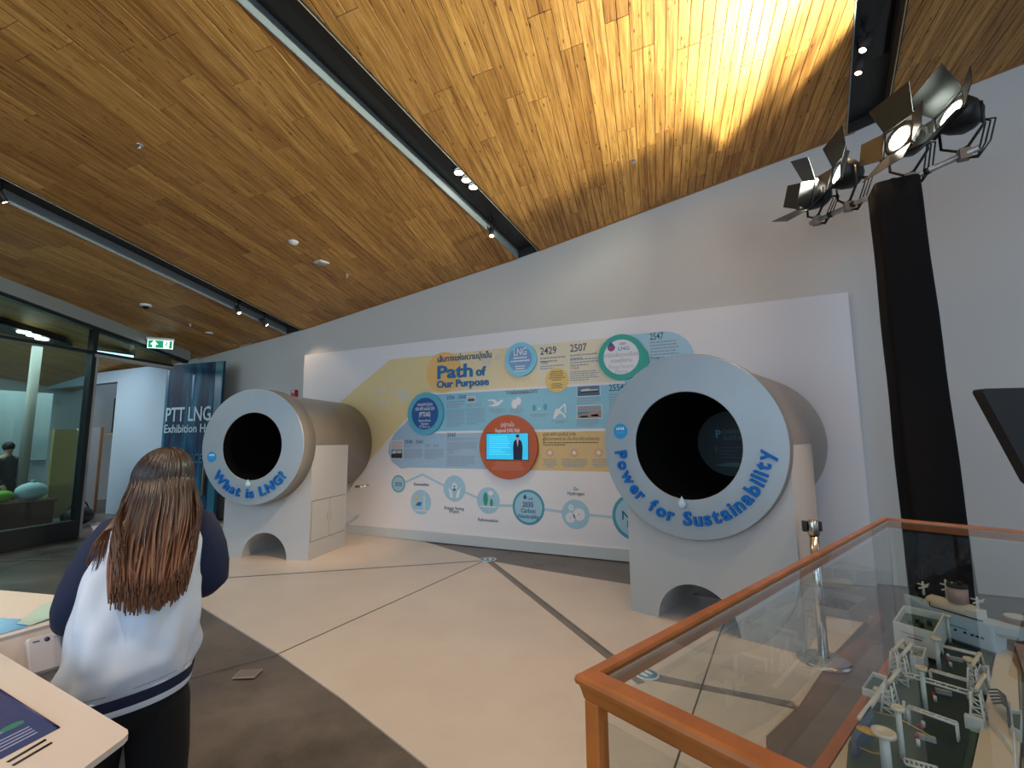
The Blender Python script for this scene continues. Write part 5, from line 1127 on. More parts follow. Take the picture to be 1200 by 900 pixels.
# ship at the far end
bow, stern = km(1060, 697, .19), km(1197, 735, .19); sd = (stern - bow); sl = sd.length; sdir = sd.normalized(); sside = sdir.cross(Vector((0, 0, 1)))
shipM = Matrix.Translation(Vector((bow.x, bow.y, .03))) @ Matrix(((sdir.x, -sside.x, 0, 0), (sdir.y, -sside.y, 0, 0), (0, 0, 1, 0), (0, 0, 0, 1)))
ship = bpy.data.objects.new('model_ship', None); 
rings = []
for f_, hw, z0, zt2 in ((0, .004, .12, .165), (.1, .03, .06, .16), (.25, .05, .01, .15), (.5, .055, .0, .145), (.8, .055, .0, .145), (.82, .053, .0, .145), (.84, .05, .09, .145), (1.0, .04, .10, .15)):
    x = f_ * sl; rings.append([(x, -hw, zt2), (x, -hw * .95, z0 + .02), (x, -hw * .5, z0), (x, hw * .5, z0), (x, hw * .95, z0 + .02), (x, hw, zt2)])
hull = build('ship_hull', MB().loft(rings, xf=shipM, smooth=False), mat('ship_pale_blue', (.42, .52, .58), .45), model, label='pale blue ship hull at the far end of the model')
b = MB()
for f_ in (.22, .25, .28, .36, .45, .52, .60, .66, .70, .74): 
    for s in (-1, 1): b.box((f_ * sl, s * .0535, .11 if int(f_ * 100) % 2 else .07), (.012, .004, .010), xf=shipM)
build('ship_porthole', b, M_BLACK, hull)
b = MB(); b.box((.47 * sl, -.0545, .088), (.30 * sl, .002, .006), xf=shipM); b.box((.47 * sl, .0545, .088), (.30 * sl, .002, .006), xf=shipM); build('ship_stripe', b, mat('ship_teal', (.04, .30, .34), .4), hull)
b = MB(); b.lathe([(.001, .22 * sl), (.022, .23 * sl), (.038, .27 * sl), (.038, .66 * sl), (.02, .70 * sl), (.001, .71 * sl)], 18, 'x', c=(0, 0, .165), xf=shipM); build('ship_tank', b, M_MC, hull)
b = MB(); b.box((.66 * sl, 0, .165), (.09 * sl, .08, .04), xf=shipM); b.box((.25 * sl, 0, .16), (.05 * sl, .06, .02), xf=shipM); build('ship_bridge', b, M_MW, hull)
def ship_mast(f_, h_):
    b = MB(); b.cyl((f_ * sl, 0, .19), (f_ * sl, 0, .19 + h_), .007, 8, .004, xf=shipM); b.box((f_ * sl, 0, .19 + h_ * .75), (.05, .006, .006), xf=shipM); b.box((f_ * sl, 0, .19 + h_ * .55), (.006, .07, .006), xf=shipM); b.cyl((f_ * sl, 0, .19 + h_ * .6), (f_ * sl + .03, 0, .19 + h_ * .95), .003, 6, xf=shipM); build('ship_mast', b, M_MW, hull)
ship_mast(.42, .11); ship_mast(.2, .07); ship_mast(.68, .06)
b = MB(); b.tube([(.3 * sl, -.045, .175), (.3 * sl, -.045, .15), (.75 * sl, -.045, .15)], .003, 6, xf=shipM); build('ship_rail', b, M_BLACK, hull)
b = MB(); b.cyl((.52 * sl, .0, .20), (.52 * sl, 0, .275), .042, 20, xf=shipM); build('ship_funnel', b, MATS['model_pink'], hull)
b = MB(); b.cyl((.52 * sl, 0, .275), (.52 * sl, 0, .29), .043, 20, xf=shipM); b.box((.55 * sl, 0, .297), (.02, .02, .02), xf=shipM); build('funnel_cap', b, M_BLACK, hull)
p = km(1185, 735, .12); b = MB(); b.cyl((p.x + .02, p.y + .05, .03), (p.x + .02, p.y + .05, .16), .06, 24); tk = build('storage_tank', b, mat('tank_brown', (.16, .10, .08), .5), model, label='brown storage tank with white lid')
b = MB(); b.cyl((p.x + .02, p.y + .05, .16), (p.x + .02, p.y + .05, .168), .045, 24); build('tank_lid', b, M_MW, tk)

# ================================================================== KIOSKS (white angular tables)
M_KIOSK = mat('kiosk_white', (.68, .60, .53), .35); M_KIOSK2 = mat('kiosk_side', (.60, .53, .47), .45)
ZK = .95
def kiosk(name, label, outline, zt, base_scale, cxy, th=.014):
    c_ = Vector((cxy[0], cxy[1], 0)); t = thing(name, label, 'kiosk', c_)
    top = [(p[0] - c_.x, p[1] - c_.y) for p in outline]
    build('tabletop', MB().prism(top, zt - th, zt), M_KIOSK, t)
    m_ = [(p[0] * base_scale, p[1] * base_scale) for p in top]
    b = MB(); b.loft([[(p[0] * base_scale, p[1] * base_scale, 0) for p in top], [(p[0] * (base_scale + .1), p[1] * (base_scale + .1), zt * .55) for p in top], [(p[0] * .93, p[1] * .93, zt - th) for p in top]], smooth=False); build('tapered_base', b, M_KIOSK2, t)
    return t, c_
k1 = [atz(0, 765, ZK), atz(154.5, 858, ZK)]; e1 = (k1[1] - k1[0]); e1 = e1 / np.linalg.norm(e1)
d2 = atz(98, 900, ZK) - k1[1]; d2 = d2 / np.linalg.norm(d2)
pA = k1[0] - e1 * 1.1; pB = k1[1]; pC = pB + d2 * .95; pD = pC + (pA - pB) * .9
# soften the corner
def soft(p, a, b_, r=.02): return [p + (a - p) / np.linalg.norm(a - p) * r, p + ((a - p) / np.linalg.norm(a - p) + (b_ - p) / np.linalg.norm(b_ - p)) * r * .3, p + (b_ - p) / np.linalg.norm(b_ - p) * r]
out1 = [pA, *soft(pB, pA, pC), pC, pD]
t1, c1_ = kiosk('touch_kiosk', 'near white angular kiosk table with purple touchscreen and two slots', [(p[0], p[1]) for p in out1], ZK, .45, ((pA + pB + pC + pD) / 4)[:2])
def on_k(px, py, z): p = atz(px, py, z); return (p[0] - c1_.x, p[1] - c1_.y)
sA, sB, sC = on_k(0, 809, ZK + .002), on_k(68.5, 853, ZK + .002), on_k(0, 889, ZK + .002)
v1 = np.array(sA) - np.array(sB); v2 = np.array(sC) - np.array(sB); v1 = v1 / np.linalg.norm(v1); v2 = v2 / np.linalg.norm(v2)
quadS = [np.array(sB), np.array(sB) + v1 * .75, np.array(sB) + v1 * .75 + v2 * .42, np.array(sB) + v2 * .42]
build('touchscreen', MB().prism([tuple(q) for q in quadS], ZK, ZK + .002), mat('screen_violet', (.05, .045, .10), .12, emit=.35, col2=(.02, .05, .13), nscale=3), t1)
build('screen_edge', MB().tube([(*(quadS[0] + v1 * .02), ZK + .002), (*quadS[0], ZK + .002)], .003, 6).tube([(*quadS[0], ZK + .002), (*quadS[1], ZK + .002)], .003, 6), mat('violet_edge', (.02, .01, .08), .3), t1)
gc = np.array(on_k(14, 851, ZK + .003)); gu = v2; gw = v1
pts = [tuple(gc + gu * .022 * math.cos(a) + gw * .013 * math.sin(a)) for a in np.linspace(0, 2 * PI, 24, endpoint=False)]
build('green_mark', MB().prism(pts, ZK + .002, ZK + .0028), mat('screen_green', (.03, .15, .09), .3, emit=.25), t1)
b = MB()
for i, (o1, ln) in enumerate(((.03, .22), (.045, .24), (.06, .21), (.075, .26), (.11, .2))):
    p0 = quadS[0] + v1 * o1 + v2 * .03; p1_ = p0 + v2 * ln; w = v1 * .0022; b.prism([tuple(p0 - w), tuple(p1_ - w), tuple(p1_ + w), tuple(p0 + w)], ZK + .002, ZK + .0026)
build('screen_text', b, mat('screen_lilac', (.25, .24, .35), .4, emit=.3), t1, kind='stuff')
for (a, b__) in (((9, 893.5), (53, 867.5)), ((15, 897.5), (60, 871))):
    q0, q1 = on_k(*a, ZK), on_k(*b__, ZK); build('vent_slot', MB().cyl((*q0, ZK - .001), (*q1, ZK - .001), .004, 10), M_BLACK, t1)
# second kiosk behind
A2 = atz(0, 748, ZK); B2 = atz(93, 722, ZK); C2 = atz(62, 697, ZK); D2 = atz(0, 691.5, ZK)
rdir = (B2 - A2) / np.linalg.norm(B2 - A2); fdir = (D2 - C2) / np.linalg.norm(D2 - C2)
A2e = A2 - rdir * .9; B2e = B2 + rdir * .12; C2e = C2 - fdir * .22; D2e = D2 + fdir * .6
out2 = [A2e, B2e, C2e, D2e]
t2, c2_ = kiosk('touch_kiosk', 'far white angular kiosk table with blue touchscreen behind the near one', [(p[0], p[1]) for p in out2], ZK, .5, ((A2e + B2e + C2e + D2e) / 4)[:2])
def on_k2(px, py, z): p = atz(px, py, z); return (p[0] - c2_.x, p[1] - c2_.y)
q = [np.array(on_k2(0, 744, ZK)), np.array(on_k2(33, 735, ZK)), np.array(on_k2(24, 726, ZK)), np.array(on_k2(0, 724.5, ZK))]
build('touchscreen', MB().prism([tuple(q[0] - (q[1] - q[0]) * 2.2), tuple(q[1]), tuple(q[2]), tuple(q[3] + (q[3] - q[2]) * 3)], ZK, ZK + .002), mat('screen_deep_blue', (.01, .10, .28), .15, emit=.35), t2)
# sloping front shelf of the far kiosk
nrm = np.array([-rdir[1], rdir[0], 0]);
if nrm @ (np.array([0, 0, 0]) - A2) < 0: nrm = -nrm
run, fall = .24, .33
sl0, sl1 = A2e - nrm * .0, B2e
b = MB(); P_ = [sl0, sl1, sl1 + nrm * run, sl0 + nrm * run]; zz = [ZK - .012, ZK - .012, ZK - fall, ZK - fall]
tp = [Vector((p[0] - c2_.x, p[1] - c2_.y, z)) for p, z in zip(P_, zz)]; b.loft([tp, [v - Vector((0, 0, .03)) for v in tp]], smooth=False); build('sloping_shelf', b, M_KIOSK2, t2)
b = MB(); lo = [Vector((v.x, v.y, v.z - .03)) for v in (tp[2], tp[3])]; b.loft([[tp[3] - Vector((0, 0, .03)), tp[2] - Vector((0, 0, .03)), Vector((tp[2].x, tp[2].y, 0)) - Vector(nrm) * .12, Vector((tp[3].x, tp[3].y, 0)) - Vector(nrm) * .12], [v - Vector(nrm) * .03 for v in (tp[3] - Vector((0, 0, .03)), tp[2] - Vector((0, 0, .03)), Vector((tp[2].x, tp[2].y, 0)) - Vector(nrm) * .12, Vector((tp[3].x, tp[3].y, 0)) - Vector(nrm) * .12)]], smooth=False); build('front_panel', b, M_KIOSK2, t2)
# two small white notice blocks on the sloping shelf
pn = _n(np.cross(rdir, nrm * run + np.array([0, 0, -(fall - .012)]))); pn = pn if pn[2] > 0 else -pn
pO = np.array([A2[0], A2[1], ZK - .012]); dn_ = _n(nrm * run + np.array([0, 0, -(fall - .012)]))
def card(pxc, pyc, label):
    P0 = atp(pxc, pyc, pO + pn * .012, pn); rz = math.radians(4)
    rr = rdir * math.cos(rz) + dn_ * math.sin(rz); uu = np.cross(pn, rr)
    t = thing('notice_block', label, 'notice card', tuple(P0 - pn * .012)); t.matrix_world = Matrix(((rr[0], uu[0], pn[0], t.location[0]), (rr[1], uu[1], pn[1], t.location[1]), (rr[2], uu[2], pn[2], t.location[2]), (0, 0, 0, 1)))
    build('block', MB().bevbox((0, 0, .013), (.10, .125, .024), .008), mat('card_white', (.66, .62, .63), .4), t)
    b = MB(); b.lathe([(.001, .0252), (.008, .0252), (.008, .0258), (.001, .0258)], 16, c=(0.002, .045, 0)); build('round_logo', b, ink('logo_ink', (.06, .05, .14)), t)
    for sx, w in ((-.026, .018), (.028, .014)): b = MB(); b.box((sx, .045, .0254), (w, .004, .0006)); build('logo_text', b, MATS['logo_ink'] if sx < 0 else ink('pale_logo', (.4, .38, .42)), t)
card(54, 766, 'small white notice block on the kiosk shelf, the one fully in view'); card(88, 748, 'small white notice block half hidden behind the woman in the jacket')
# leaflets under her hand
def leaflet(pts, z, label, col):
    P_ = [atz(x, y, z) for x, y in pts]; c_ = sum(P_) / len(P_); t = build('leaflet', MB().prism([(p[0] - c_[0], p[1] - c_[1]) for p in P_], 0, .0012), mat('paper_' + label[:5], col, .6), None, (c_[0], c_[1], z), label=label, cat='leaflet')
    return t
l1 = leaflet([(19, 731), (36, 733), (73, 719), (60, 705), (50, 709)], ZK + .003, 'pale green printed leaflet lying on the far kiosk', (.42, .60, .54))
l2 = leaflet([(40, 732), (75, 721), (70, 716), (44, 724)], ZK + .0015, 'darker teal leaflet beneath the pale green one', (.06, .20, .20))

# ================================================================== PEOPLE
def skin_body(name, verts, edges, radii, m, parent, sub=2, root=0, xf=None):
    me = bpy.data.meshes.new(name); me.from_pydata([tuple(xf @ Vector(v)) if xf else v for v in verts], edges, []); o = bpy.data.objects.new(name, me); COL.objects.link(o)
    sk = o.modifiers.new('skin', 'SKIN'); sk.use_smooth_shade = True
    for i, r in enumerate(radii): me.skin_vertices[0].data[i].radius = (r, r) if not isinstance(r, tuple) else r
    for i in range(len(verts)): me.skin_vertices[0].data[i].use_root = (i == root)
    ss = o.modifiers.new('sub', 'SUBSURF'); ss.levels = sub; ss.render_levels = sub
    dg = bpy.context.evaluated_depsgraph_get(); ev = o.evaluated_get(dg); nm = bpy.data.meshes.new_from_object(ev, depsgraph=dg); bpy.data.objects.remove(o)
    for p in nm.polygons: p.use_smooth = True
    nm.materials.clear(); nm.materials.append(m); r = bpy.data.objects.new(name, nm); COL.objects.link(r); r.parent = parent; return r
M_SKIN = mat('skin', (.55, .33, .24), .5)
def body_graph(fwd_lean, armL, armR, legs, head):
    V = [(0, 0, .90), (0, .01, 1.05), (0, fwd_lean * .5, 1.20), (0, fwd_lean * .8, 1.31), (0, fwd_lean * .95, 1.385)]
    R_ = [(.13, .10), (.115, .09), (.13, .095), (.10, .08), (.052, .052)]
    E = [(0, 1), (1, 2), (2, 3), (3, 4)]
    V += [head[0], head[1], head[2]]; R_ += [.055, (.072, .088), (.06, .07)]; E += [(4, 5), (5, 6), (6, 7)]
    for arm in (armL, armR):
        b0 = len(V); V += arm; R_ += [.055, .045, .040, .034, .026][:len(arm)]; E.append((3, b0)); E += [(b0 + i, b0 + i + 1) for i in range(len(arm) - 1)]
    for leg in legs:
        b0 = len(V); V += leg; R_ += [.088, .062, .05, .036, (.034, .03), (.036, .022)][:len(leg)]; E.append((0, b0)); E += [(b0 + i, b0 + i + 1) for i in range(len(leg) - 1)]
    return V, E, R_
def hand_fingers(wrist, dirv, side, up_, parent, name='hand'):
    """palm and five separate curled fingers"""
    d = Vector(dirv).normalized(); s = Vector(side).normalized(); u = Vector(up_).normalized(); w = Vector(wrist)
    b = MB()
    rings = []
    for f_, hw, ht in ((0, .024, .018), (.03, .033, .016), (.065, .040, .014), (.088, .038, .012)):
        c_ = w + d * f_; rings.append([c_ + s * hw * math.cos(2 * PI * k / 14) + u * ht * math.sin(2 * PI * k / 14) for k in range(14)])
    b.loft(rings)
    for i, (off, ln) in enumerate(((-.029, .055), (-.010, .068), (.010, .072), (.028, .064))):
        p0 = w + d * .080 + s * off; p1 = p0 + d * ln * .45 - u * .004; p2 = p1 + d * ln * .32 - u * .012; p3 = p2 + d * ln * .24 - u * .016
        b.tube([p0, p1, p2, p3], .008, 8, rs=[.0092, .0088, .0078, .0056])
    p0 = w + d * .025 + s * .030; b.tube([p0, p0 + d * .022 + s * .024, p0 + d * .045 + s * .034 - u * .006, p0 + d * .062 + s * .034 - u * .010], .009, 8, rs=[.013, .011, .0095, .007])
    return b

hipP = atd(151, 800, 1.62); FACE = math.radians(60)      # facing 30 deg left of the wall normal
wyaw = FACE
woman = thing('person', 'woman seen from behind with long brown hair in a white jacket with navy sleeves', 'person', (hipP[0], hipP[1], 0), wyaw)
# local: +y forward (facing), +x her right
M_JW = mat('jacket_white', (.62, .68, .76), .75, bump=.12, bscale=9); M_NAVY = mat('sleeve_navy', (.008, .014, .045), .85, bump=.08, bscale=25); M_PANT = mat('trousers_black', (.004, .004, .004), .9)
lean = .13
armL = [(-.105, .10, 1.278), (-.155, .06, 1.11), (-.186, .09, 1.01), (-.205, .20, .973), (-.22, .26, .963)]
armR = [(.138, .10, 1.278), (.178, .05, 1.17), (.200, .06, 1.07), (.188, .17, 1.028), (.145, .26, 1.04)]
legs = [[(-.09, 0, .84), (-.10, .02, .48), (-.10, -.01, .26), (-.10, -.02, .09), (-.10, .04, .045), (-.11, .13, .035)], [(.09, 0, .84), (.10, .02, .48), (.10, -.01, .26), (.10, -.02, .09), (.10, .04, .045), (.11, .13, .035)]]
head = [(0, lean + .012, 1.425), (0, lean + .03, 1.475), (0, lean + .03, 1.515)]
V, E, R_ = body_graph(lean, armL, armR, legs, head)
skin_body('body', V, E, R_, M_SKIN, woman, 2)
hc = Vector((0, lean + .035, 1.457))
b = MB(); b.sphere(hc, .098, 22, 16, (.80, .98, 1.06)); hd = build('head', b, M_SKIN, woman)
b = MB(); b.tube([hc + Vector((0, .088, .03)), hc + Vector((0, .108, -.005)), hc + Vector((0, .100, -.018))], .01, 8, rs=[.006, .012, .010]); build('nose', b, M_SKIN, hd)
for s in (-1, 1):
    b = MB(); b.sphere(hc + Vector((s * .031, .084, .018)), .011, 10, 8); build('eye', b, mat('eye_white', (.7, .7, .7), .3), hd)
    b = MB(); b.sphere(hc + Vector((s * .031, .093, .018)), .005, 8, 6); build('pupil', b, M_BLACK, hd)
    b = MB(); b.sphere(hc + Vector((s * .079, .0, .0)), .02, 10, 8, (.4, .8, 1.3)); build('ear', b, M_SKIN, hd)
b = MB(); b.tube([hc + Vector((-.022, .088, -.045)), hc + Vector((0, .096, -.047)), hc + Vector((.022, .088, -.045))], .005, 8, rs=[.002, .006, .002]); build('mouth', b, mat('lips', (.45, .12, .11), .4), hd)
build('hand', hand_fingers(armL[-1], (-.15, 1, -.12), (1, .15, 0), (0, .1, 1), woman), M_SKIN, woman)
build('hand', hand_fingers(armR[-1], (-.5, .8, .1), (-.8, -.5, 0), (0, .1, 1), woman), M_SKIN, woman)
# jacket torso
def ell(cx, cy, z, rx, ry, n=40, front=0, seed=0, amp=.0, tilt=0.0, pw=2.3):
    out = []
    for k in range(n):
        a = 2 * PI * k / n; c_, s_ = math.cos(a), math.sin(a); x = rx * abs(c_) ** (2 / pw) * (1 if c_ > 0 else -1); y = ry * abs(s_) ** (2 / pw) * (1 if s_ > 0 else -1)
        f_ = 1 + amp * math.sin(3 * a + seed) + amp * .6 * math.sin(7 * a + seed * 2.1)
        out.append((cx + x * f_, cy + y * f_, z + tilt * x))
    return out
WX = .83
prof = [(.775, -.02, .222, .150, .004), (.81, -.02, .226, .156, .006), (.85, -.02, .226, .158, .012), (.92, -.012, .222, .154, .016), (1.0, .0, .222, .150, .016), (1.08, .02, .214, .143, .014), (1.16, .045, .208, .136, .010), (1.23, .07, .200, .126, .006), (1.285, .088, .186, .110, .003), (1.325, .10, .150, .088, .0), (1.352, .108, .095, .066, 0), (1.368, .113, .062, .056, 0), (1.39, .118, .058, .052, 0)]
pz = np.array([p[0] for p in prof]); rings = []
for z in np.concatenate([np.linspace(.775, 1.285, 46), pz[9:]]):
    cy, rx, ry = [float(np.interp(z, pz, [p[i] for p in prof])) for i in (1, 2, 3)]
    rg_ = ell(0, cy, z, rx * WX, ry, 96); out = []; wgt = max(0.0, min(1, (z - .775) / .05)) * max(0.0, min(1, (1.33 - z) / .1))
    for k, p in enumerate(rg_):
        a = 2 * PI * k / 96; u = a * 1.0; low = max(0, (1.0 - z) / .22)
        d = .0065 * math.sin(6 * u + 9 * z + 1.2 * math.sin(7 * z)) + .004 * math.sin(11 * u - 14 * z) + .007 * low * math.sin(9 * u + 2.0) + .006 * math.exp(-((z - .86) / .03) ** 2) * math.sin(4 * u + 1) + .005 * math.sin(22 * (z + .10 * math.cos(u)) + 2 * math.sin(3 * u))
        d *= wgt; r0_ = math.hypot(p[0], p[1] - cy); out.append((p[0] * (1 + d / r0_), cy + (p[1] - cy) * (1 + d / r0_), p[2]))
    rings.append(out)
b = MB(); b.loft(rings); jk = build('jacket', b, M_JW, woman)
def band(z0, z1, m, g=.004):
    b = MB(); b.loft([ell(0, -.02, z0, (.222 * WX) + g, .150 + g, 48), ell(0, -.02, (z0 + z1) / 2, .226 * WX + g, .153 + g, 48), ell(0, -.02, z1, .226 * WX + g, .152 + g, 48)], cap=False); build('hem_band', b, m, jk)
band(.735, .755, M_JW, .002); band(.755, .79, M_NAVY, .004); b = MB()
b.loft([ell(0, -.02, .735, .222 * WX, .150, 48), ell(0, -.02, .80, .224 * WX, .152, 48)]); build('hem_lining', b, M_JW, jk)
b = MB(); b.loft([ell(0, -.02, .806, .2285 * WX, .1575, 48), ell(0, -.02, .809, .2290 * WX, .1580, 48)], cap=False); build('hem_seam', b, mat('seam_grey', (.35, .36, .40), .8), jk)
# sleeves
def sleeve(path, rs, name='sleeve'):
    b = MB(); pts = [Vector((p[0] * (.62 if p[0] < 0 else .86), p[1], p[2] - .012)) for p in path]; b.tube(pts, .07, 24, rs=[r * .88 for r in rs]); return b
slv = build('sleeve', sleeve([(-.115, .098, 1.322), (-.165, .088, 1.29), (-.205, .072, 1.235), (-.24, .06, 1.17), (-.268, .058, 1.10), (-.285, .075, 1.045), (-.30, .115, 1.010), (-.32, .17, .99), (-.335, .22, .98)], [.045, .075, .084, .086, .086, .083, .072, .056, .042]), M_NAVY, woman)
slr = build('sleeve', sleeve([(.115, .098, 1.322), (.155, .088, 1.29), (.182, .07, 1.24), (.205, .055, 1.19), (.223, .045, 1.13), (.234, .06, 1.075), (.228, .115, 1.045), (.215, .17, 1.04), (.18, .23, 1.045)], [.045, .072, .080, .082, .082, .078, .070, .056, .042]), M_NAVY, woman)
for p0, p1, par in (((-.2077, .22, .968), (-.213, .245, .964), slv), ((.155, .23, 1.033), (.145, .25, 1.038), slr)):
    b = MB(); b.cyl(p0, p1, .036, 18); build('cuff', b, M_JW, par)
b = MB(); b.loft([ell(0, .112, 1.355, .075, .064, 32), ell(0, .116, 1.375, .066, .060, 32), ell(0, .12, 1.40, .064, .058, 32)], cap=False); build('collar', b, M_NAVY, jk)
# trousers
b = MB()
for s in (-1, 1):
    b.loft([ell(s * .105, .0, .06, .080, .085, 28), ell(s * .105, .0, .3, .084, .09, 28), ell(s * .10, .01, .5, .092, .10, 28), ell(s * .085, .0, .68, .098, .122, 28), ell(s * .075, -.01, .77, .09, .12, 28)])
b.loft([ell(0, -.02, .66, .155, .115, 36), ell(0, -.02, .72, .172, .128, 36), ell(0, -.02, .79, .165, .115, 36)]); build('trousers', b, M_PANT, woman)
for s in (-1, 1):
    b = MB(); b.loft([ell(s * .105, .04, .0, .045, .125, 24), ell(s * .105, .04, .03, .047, .128, 24), ell(s * .105, .02, .06, .040, .095, 24), ell(s * .105, -.02, .10, .04, .05, 24)]); build('shoe', b, M_BLACK, woman)
# hair
def hair_mat():
    m = bpy.data.materials.new('brown_hair'); m.use_nodes = True; nt = m.node_tree; N = nt.nodes; L = nt.links; b = N['Principled BSDF']; b.inputs['Roughness'].default_value = .38
    tc = N.new('ShaderNodeTexCoord'); sp = N.new('ShaderNodeSeparateXYZ'); L.new(tc.outputs['Object'], sp.inputs[0]); gi = N.new('ShaderNodeNewGeometry')
    mr = N.new('ShaderNodeMapRange'); mr.inputs['From Min'].default_value = 1.50; mr.inputs['From Max'].default_value = 1.14; L.new(sp.outputs['Z'], mr.inputs['Value'])
    ad = N.new('ShaderNodeMath'); ad.operation = 'MULTIPLY_ADD'; ad.inputs[1].default_value = .45; L.new(gi.outputs['Random Per Island'], ad.inputs[0]); L.new(mr.outputs[0], ad.inputs[2])
    sb_ = N.new('ShaderNodeMath'); sb_.operation = 'SUBTRACT'; sb_.inputs[1].default_value = .28; L.new(ad.outputs[0], sb_.inputs[0])
    r = N.new('ShaderNodeValToRGB'); e = r.color_ramp.elements; e[0].position = 0; e[0].color = (.016, .007, .005, 1); e[1].position = 1; e[1].color = (.22, .085, .035, 1); k = e.new(.5); k.color = (.055, .020, .010, 1)
    L.new(sb_.outputs[0], r.inputs[0]); L.new(r.outputs[0], b.inputs['Base Color']); return m
M_HAIR = hair_mat()
b = MB(); b.sphere(hc + Vector((0, -.012, .005)), .104, 26, 18, (.88, .97, 1.04))
rings = []
for z, cy, rx, ry in ((1.45, -.01, .06, .06), (1.42, -.02, .074, .072), (1.38, -.035, .084, .066), (1.32, -.095, .092, .046), (1.26, -.150, .098, .036), (1.20, -.192, .098, .028), (1.15, -.222, .088, .024), (1.12, -.24, .07, .018)):
    rings.append(ell(0.012, lean + cy, z - .005, rx, ry, 32, pw=2.0))
b.loft(rings); build('hair_mass', b, M_HAIR, woman)
rg = random.Random(11); b = MB()
for i in range(620):
    a = rg.uniform(-1.75, 1.75); back = math.cos(a); sd_ = math.sin(a)       # angle round the back of the head
    el = rg.uniform(1.05, 1.52) if i % 3 else rg.uniform(.2, 1.1); top_ = hc + Vector((0, -.012, .005)); pts = []
    r0 = Vector((.90, .99, 1.06)) * (.1095 + rg.uniform(-.002, .003))
    for k in range(7):
        ee = el + (0.0 - el) * k / 6; pts.append(top_ + Vector((r0.x * math.cos(ee) * sd_, -r0.y * math.cos(ee) * back, r0.z * math.sin(ee))))
    bk = max(back, 0); zend = 1.050 + rg.uniform(-.02, .085) + .05 * abs(sd_) ** 3 + (.10 if back < 0 else 0); zz0 = pts[-1].z; n_ = 10; wv = rg.uniform(0, 6); am = rg.uniform(.003, .011)
    for k in range(1, n_ + 1):
        f_ = k / n_; z = zz0 + (zend - zz0) * f_
        fs = min(f_ * 1.5, 1); spread = 1 + .20 * fs * fs * (3 - 2 * fs) - .55 * max(0, f_ - .65)
        yb_ = lean - .012 - .108 * back * (1 - .70 * f_ ** 1.5) - (.262 + .01 * math.sin(wv)) * (.45 * f_ + .55 * f_ ** 1.5)
        pts.append(Vector((.024 * f_ + .099 * sd_ * spread + am * min(1, f_ * 2.5) * math.sin(wv + f_ * 5), yb_ + am * min(1, f_ * 2.5) * math.cos(wv + f_ * 4), z)))
    n2 = len(pts); w_ = rg.uniform(.005, .0085); b.tube(pts, w_, 5, rs=[w_ * (.5 if k == 0 else 1) * (1 - .75 * max(0, (k - n2 * .66) / (n2 * .34))) for k in range(n2)], flat=.45)
# loose strands over the left shoulder
for i in range(26):
    f0 = i / 26; x1 = -.10 - .07 * f0; pts = [hc + Vector((-.085, -.02, -.02)), Vector((-.095 - .01 * f0, lean - .06, 1.37)), Vector((-.105 - .025 * f0, lean - .09, 1.32 - .01 * f0)), Vector((-.11 - .05 * f0, .01 - .02 * f0, 1.265 - .01 * f0)), Vector((-.105 - .065 * f0, -.045, 1.15 + .07 * f0 + rg.uniform(-.03, .03)))]
    b.tube(pts, .004, 5, rs=[.006, .005, .0045, .003, .001], flat=.5)
build('hair_strands', b, M_HAIR, woman, kind='stuff')

# she leans a little to her right while reading
def lean_mesh(o):
    for ch in o.children:
        if ch.type == 'MESH':
            for v in ch.data.vertices:
                if v.co.z > .70: v.co.x += .075 * (v.co.z - .70) - .01; v.co.z += .10 * v.co.x * max(0, 1 - abs(v.co.z - .80) / .3)
            ch.data.update()
        lean_mesh(ch)
lean_mesh(woman)

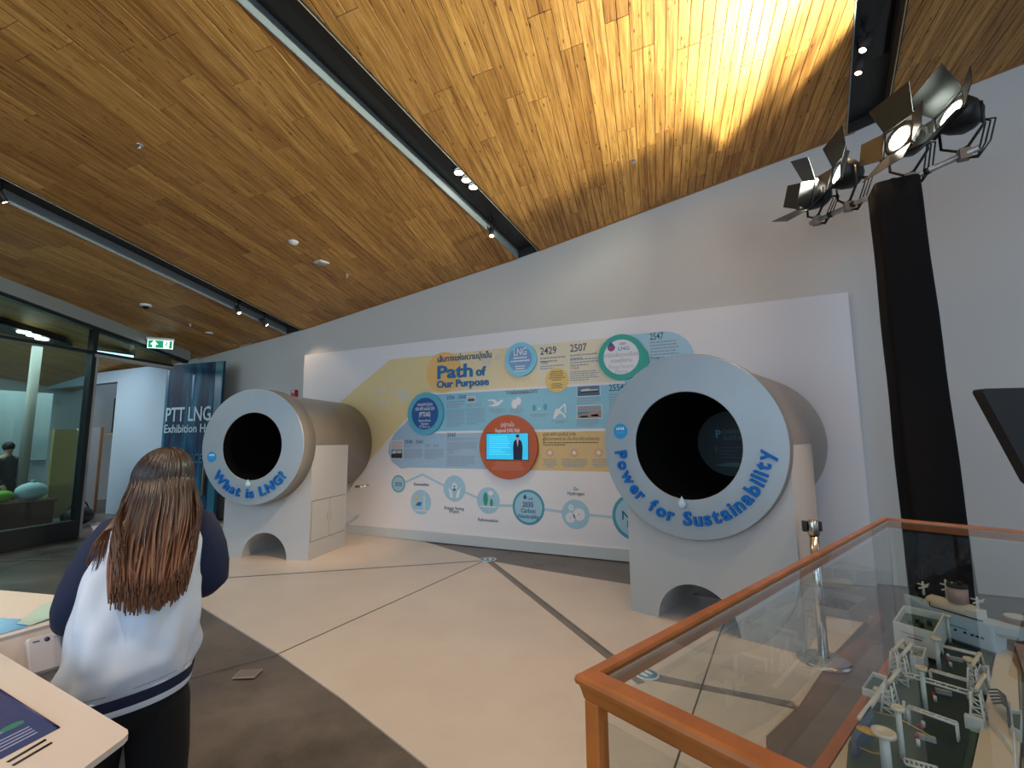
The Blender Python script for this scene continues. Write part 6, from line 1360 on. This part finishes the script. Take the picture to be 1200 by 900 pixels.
# a distant visitor behind the glass
P = Vector(behind(5, 560, -12.7)); vis = thing('person', 'dark clothed visitor seen dimly through the glass partition at the left edge', 'person', (P.x, P.y, 0), math.radians(-60))
k = 1.62 / 1.58
aL = [(-.17, .02, 1.32), (-.22, 0, 1.15), (-.24, .0, 1.03), (-.22, .10, .90), (-.20, .16, .83)]; aR = [(-p[0], p[1], p[2]) for p in aL]
hd2 = [(0, .012, 1.44), (0, .02, 1.49), (0, .02, 1.53)]
V, E, R_ = body_graph(0.0, aL, aR, legs, hd2)
skin_body('body', V, E, R_, M_SKIN, vis, 2)
M_DKG = mat('visitor_dark', (.03, .045, .04), .8)
b = MB(); b.loft([ell(0, 0, .80, .18, .12, 28), ell(0, 0, 1.0, .17, .115, 28), ell(0, 0, 1.2, .19, .12, 28), ell(0, 0, 1.32, .16, .09, 28), ell(0, 0, 1.38, .07, .06, 28)]); build('shirt', b, M_DKG, vis)
for a_ in (aL, aR): b = MB(); b.tube(a_, .055, 16, rs=[.06, .058, .052, .045, .04]); build('sleeve', b, M_DKG, vis)
b = MB()
for s in (-1, 1): b.loft([ell(s * .10, 0, .06, .06, .065, 20), ell(s * .10, .01, .5, .075, .085, 20), ell(s * .09, 0, .84, .10, .115, 20)])
build('trousers', b, M_BLACK, vis)
b = MB(); b.sphere((0, .01, 1.545), .095, 18, 12, (.9, 1.0, 1.0)); build('hair', b, M_BLACK, vis)
for a_ in (aL, aR): build('hand', hand_fingers(a_[-1], (0, .5, -.8), (1, 0, 0), (0, .8, .5), vis), M_SKIN, vis)

area((-13.2, 3.2, 3.55), (-13.2, 3.2, 0), 170, 2.5, 4, (.8, .92, 1), 'corridor_fill')  # added fill light, brightens the room behind the glass
# unseen extra luminaires of the hall (above and behind the camera), warm downlights
for (x, y, z, w) in ((-2.6, .4, 4.9, 90), (-3.0, 3.2, 4.6, 60), (.6, 1.6, 5.3, 110), (-6.4, 3.2, 4.0, 60), (-4.4, 1.4, 4.6, 60)):
    spot((x, y, z), (x, y + .1, 0), w * .9, 110, WARM2, .9, .1, 'unseen_downlight')
spot((2.7, 2.9, 4.9), (.62, 4.55, .7), 420, 22, (1.0, .62, .36), .8, .08, 'track_and_added_lamp')  # added warm spot without a fitting, tints the right plinth's side
spot((-1.6, 3.4, 4.6), (-5.2, 5.2, .8), 480, 28, (1.0, .62, .36), .8, .08, 'track_and_added_lamp')  # another spot put in without a fitting, warms the left plinth's doors
spot((-2.2, -.6, 4.6), (-2.0, .6, .9), 190, 55, WARM2, .9, .1, 'unseen_downlight')  # added spot with no fitting, brightens the kiosk tops
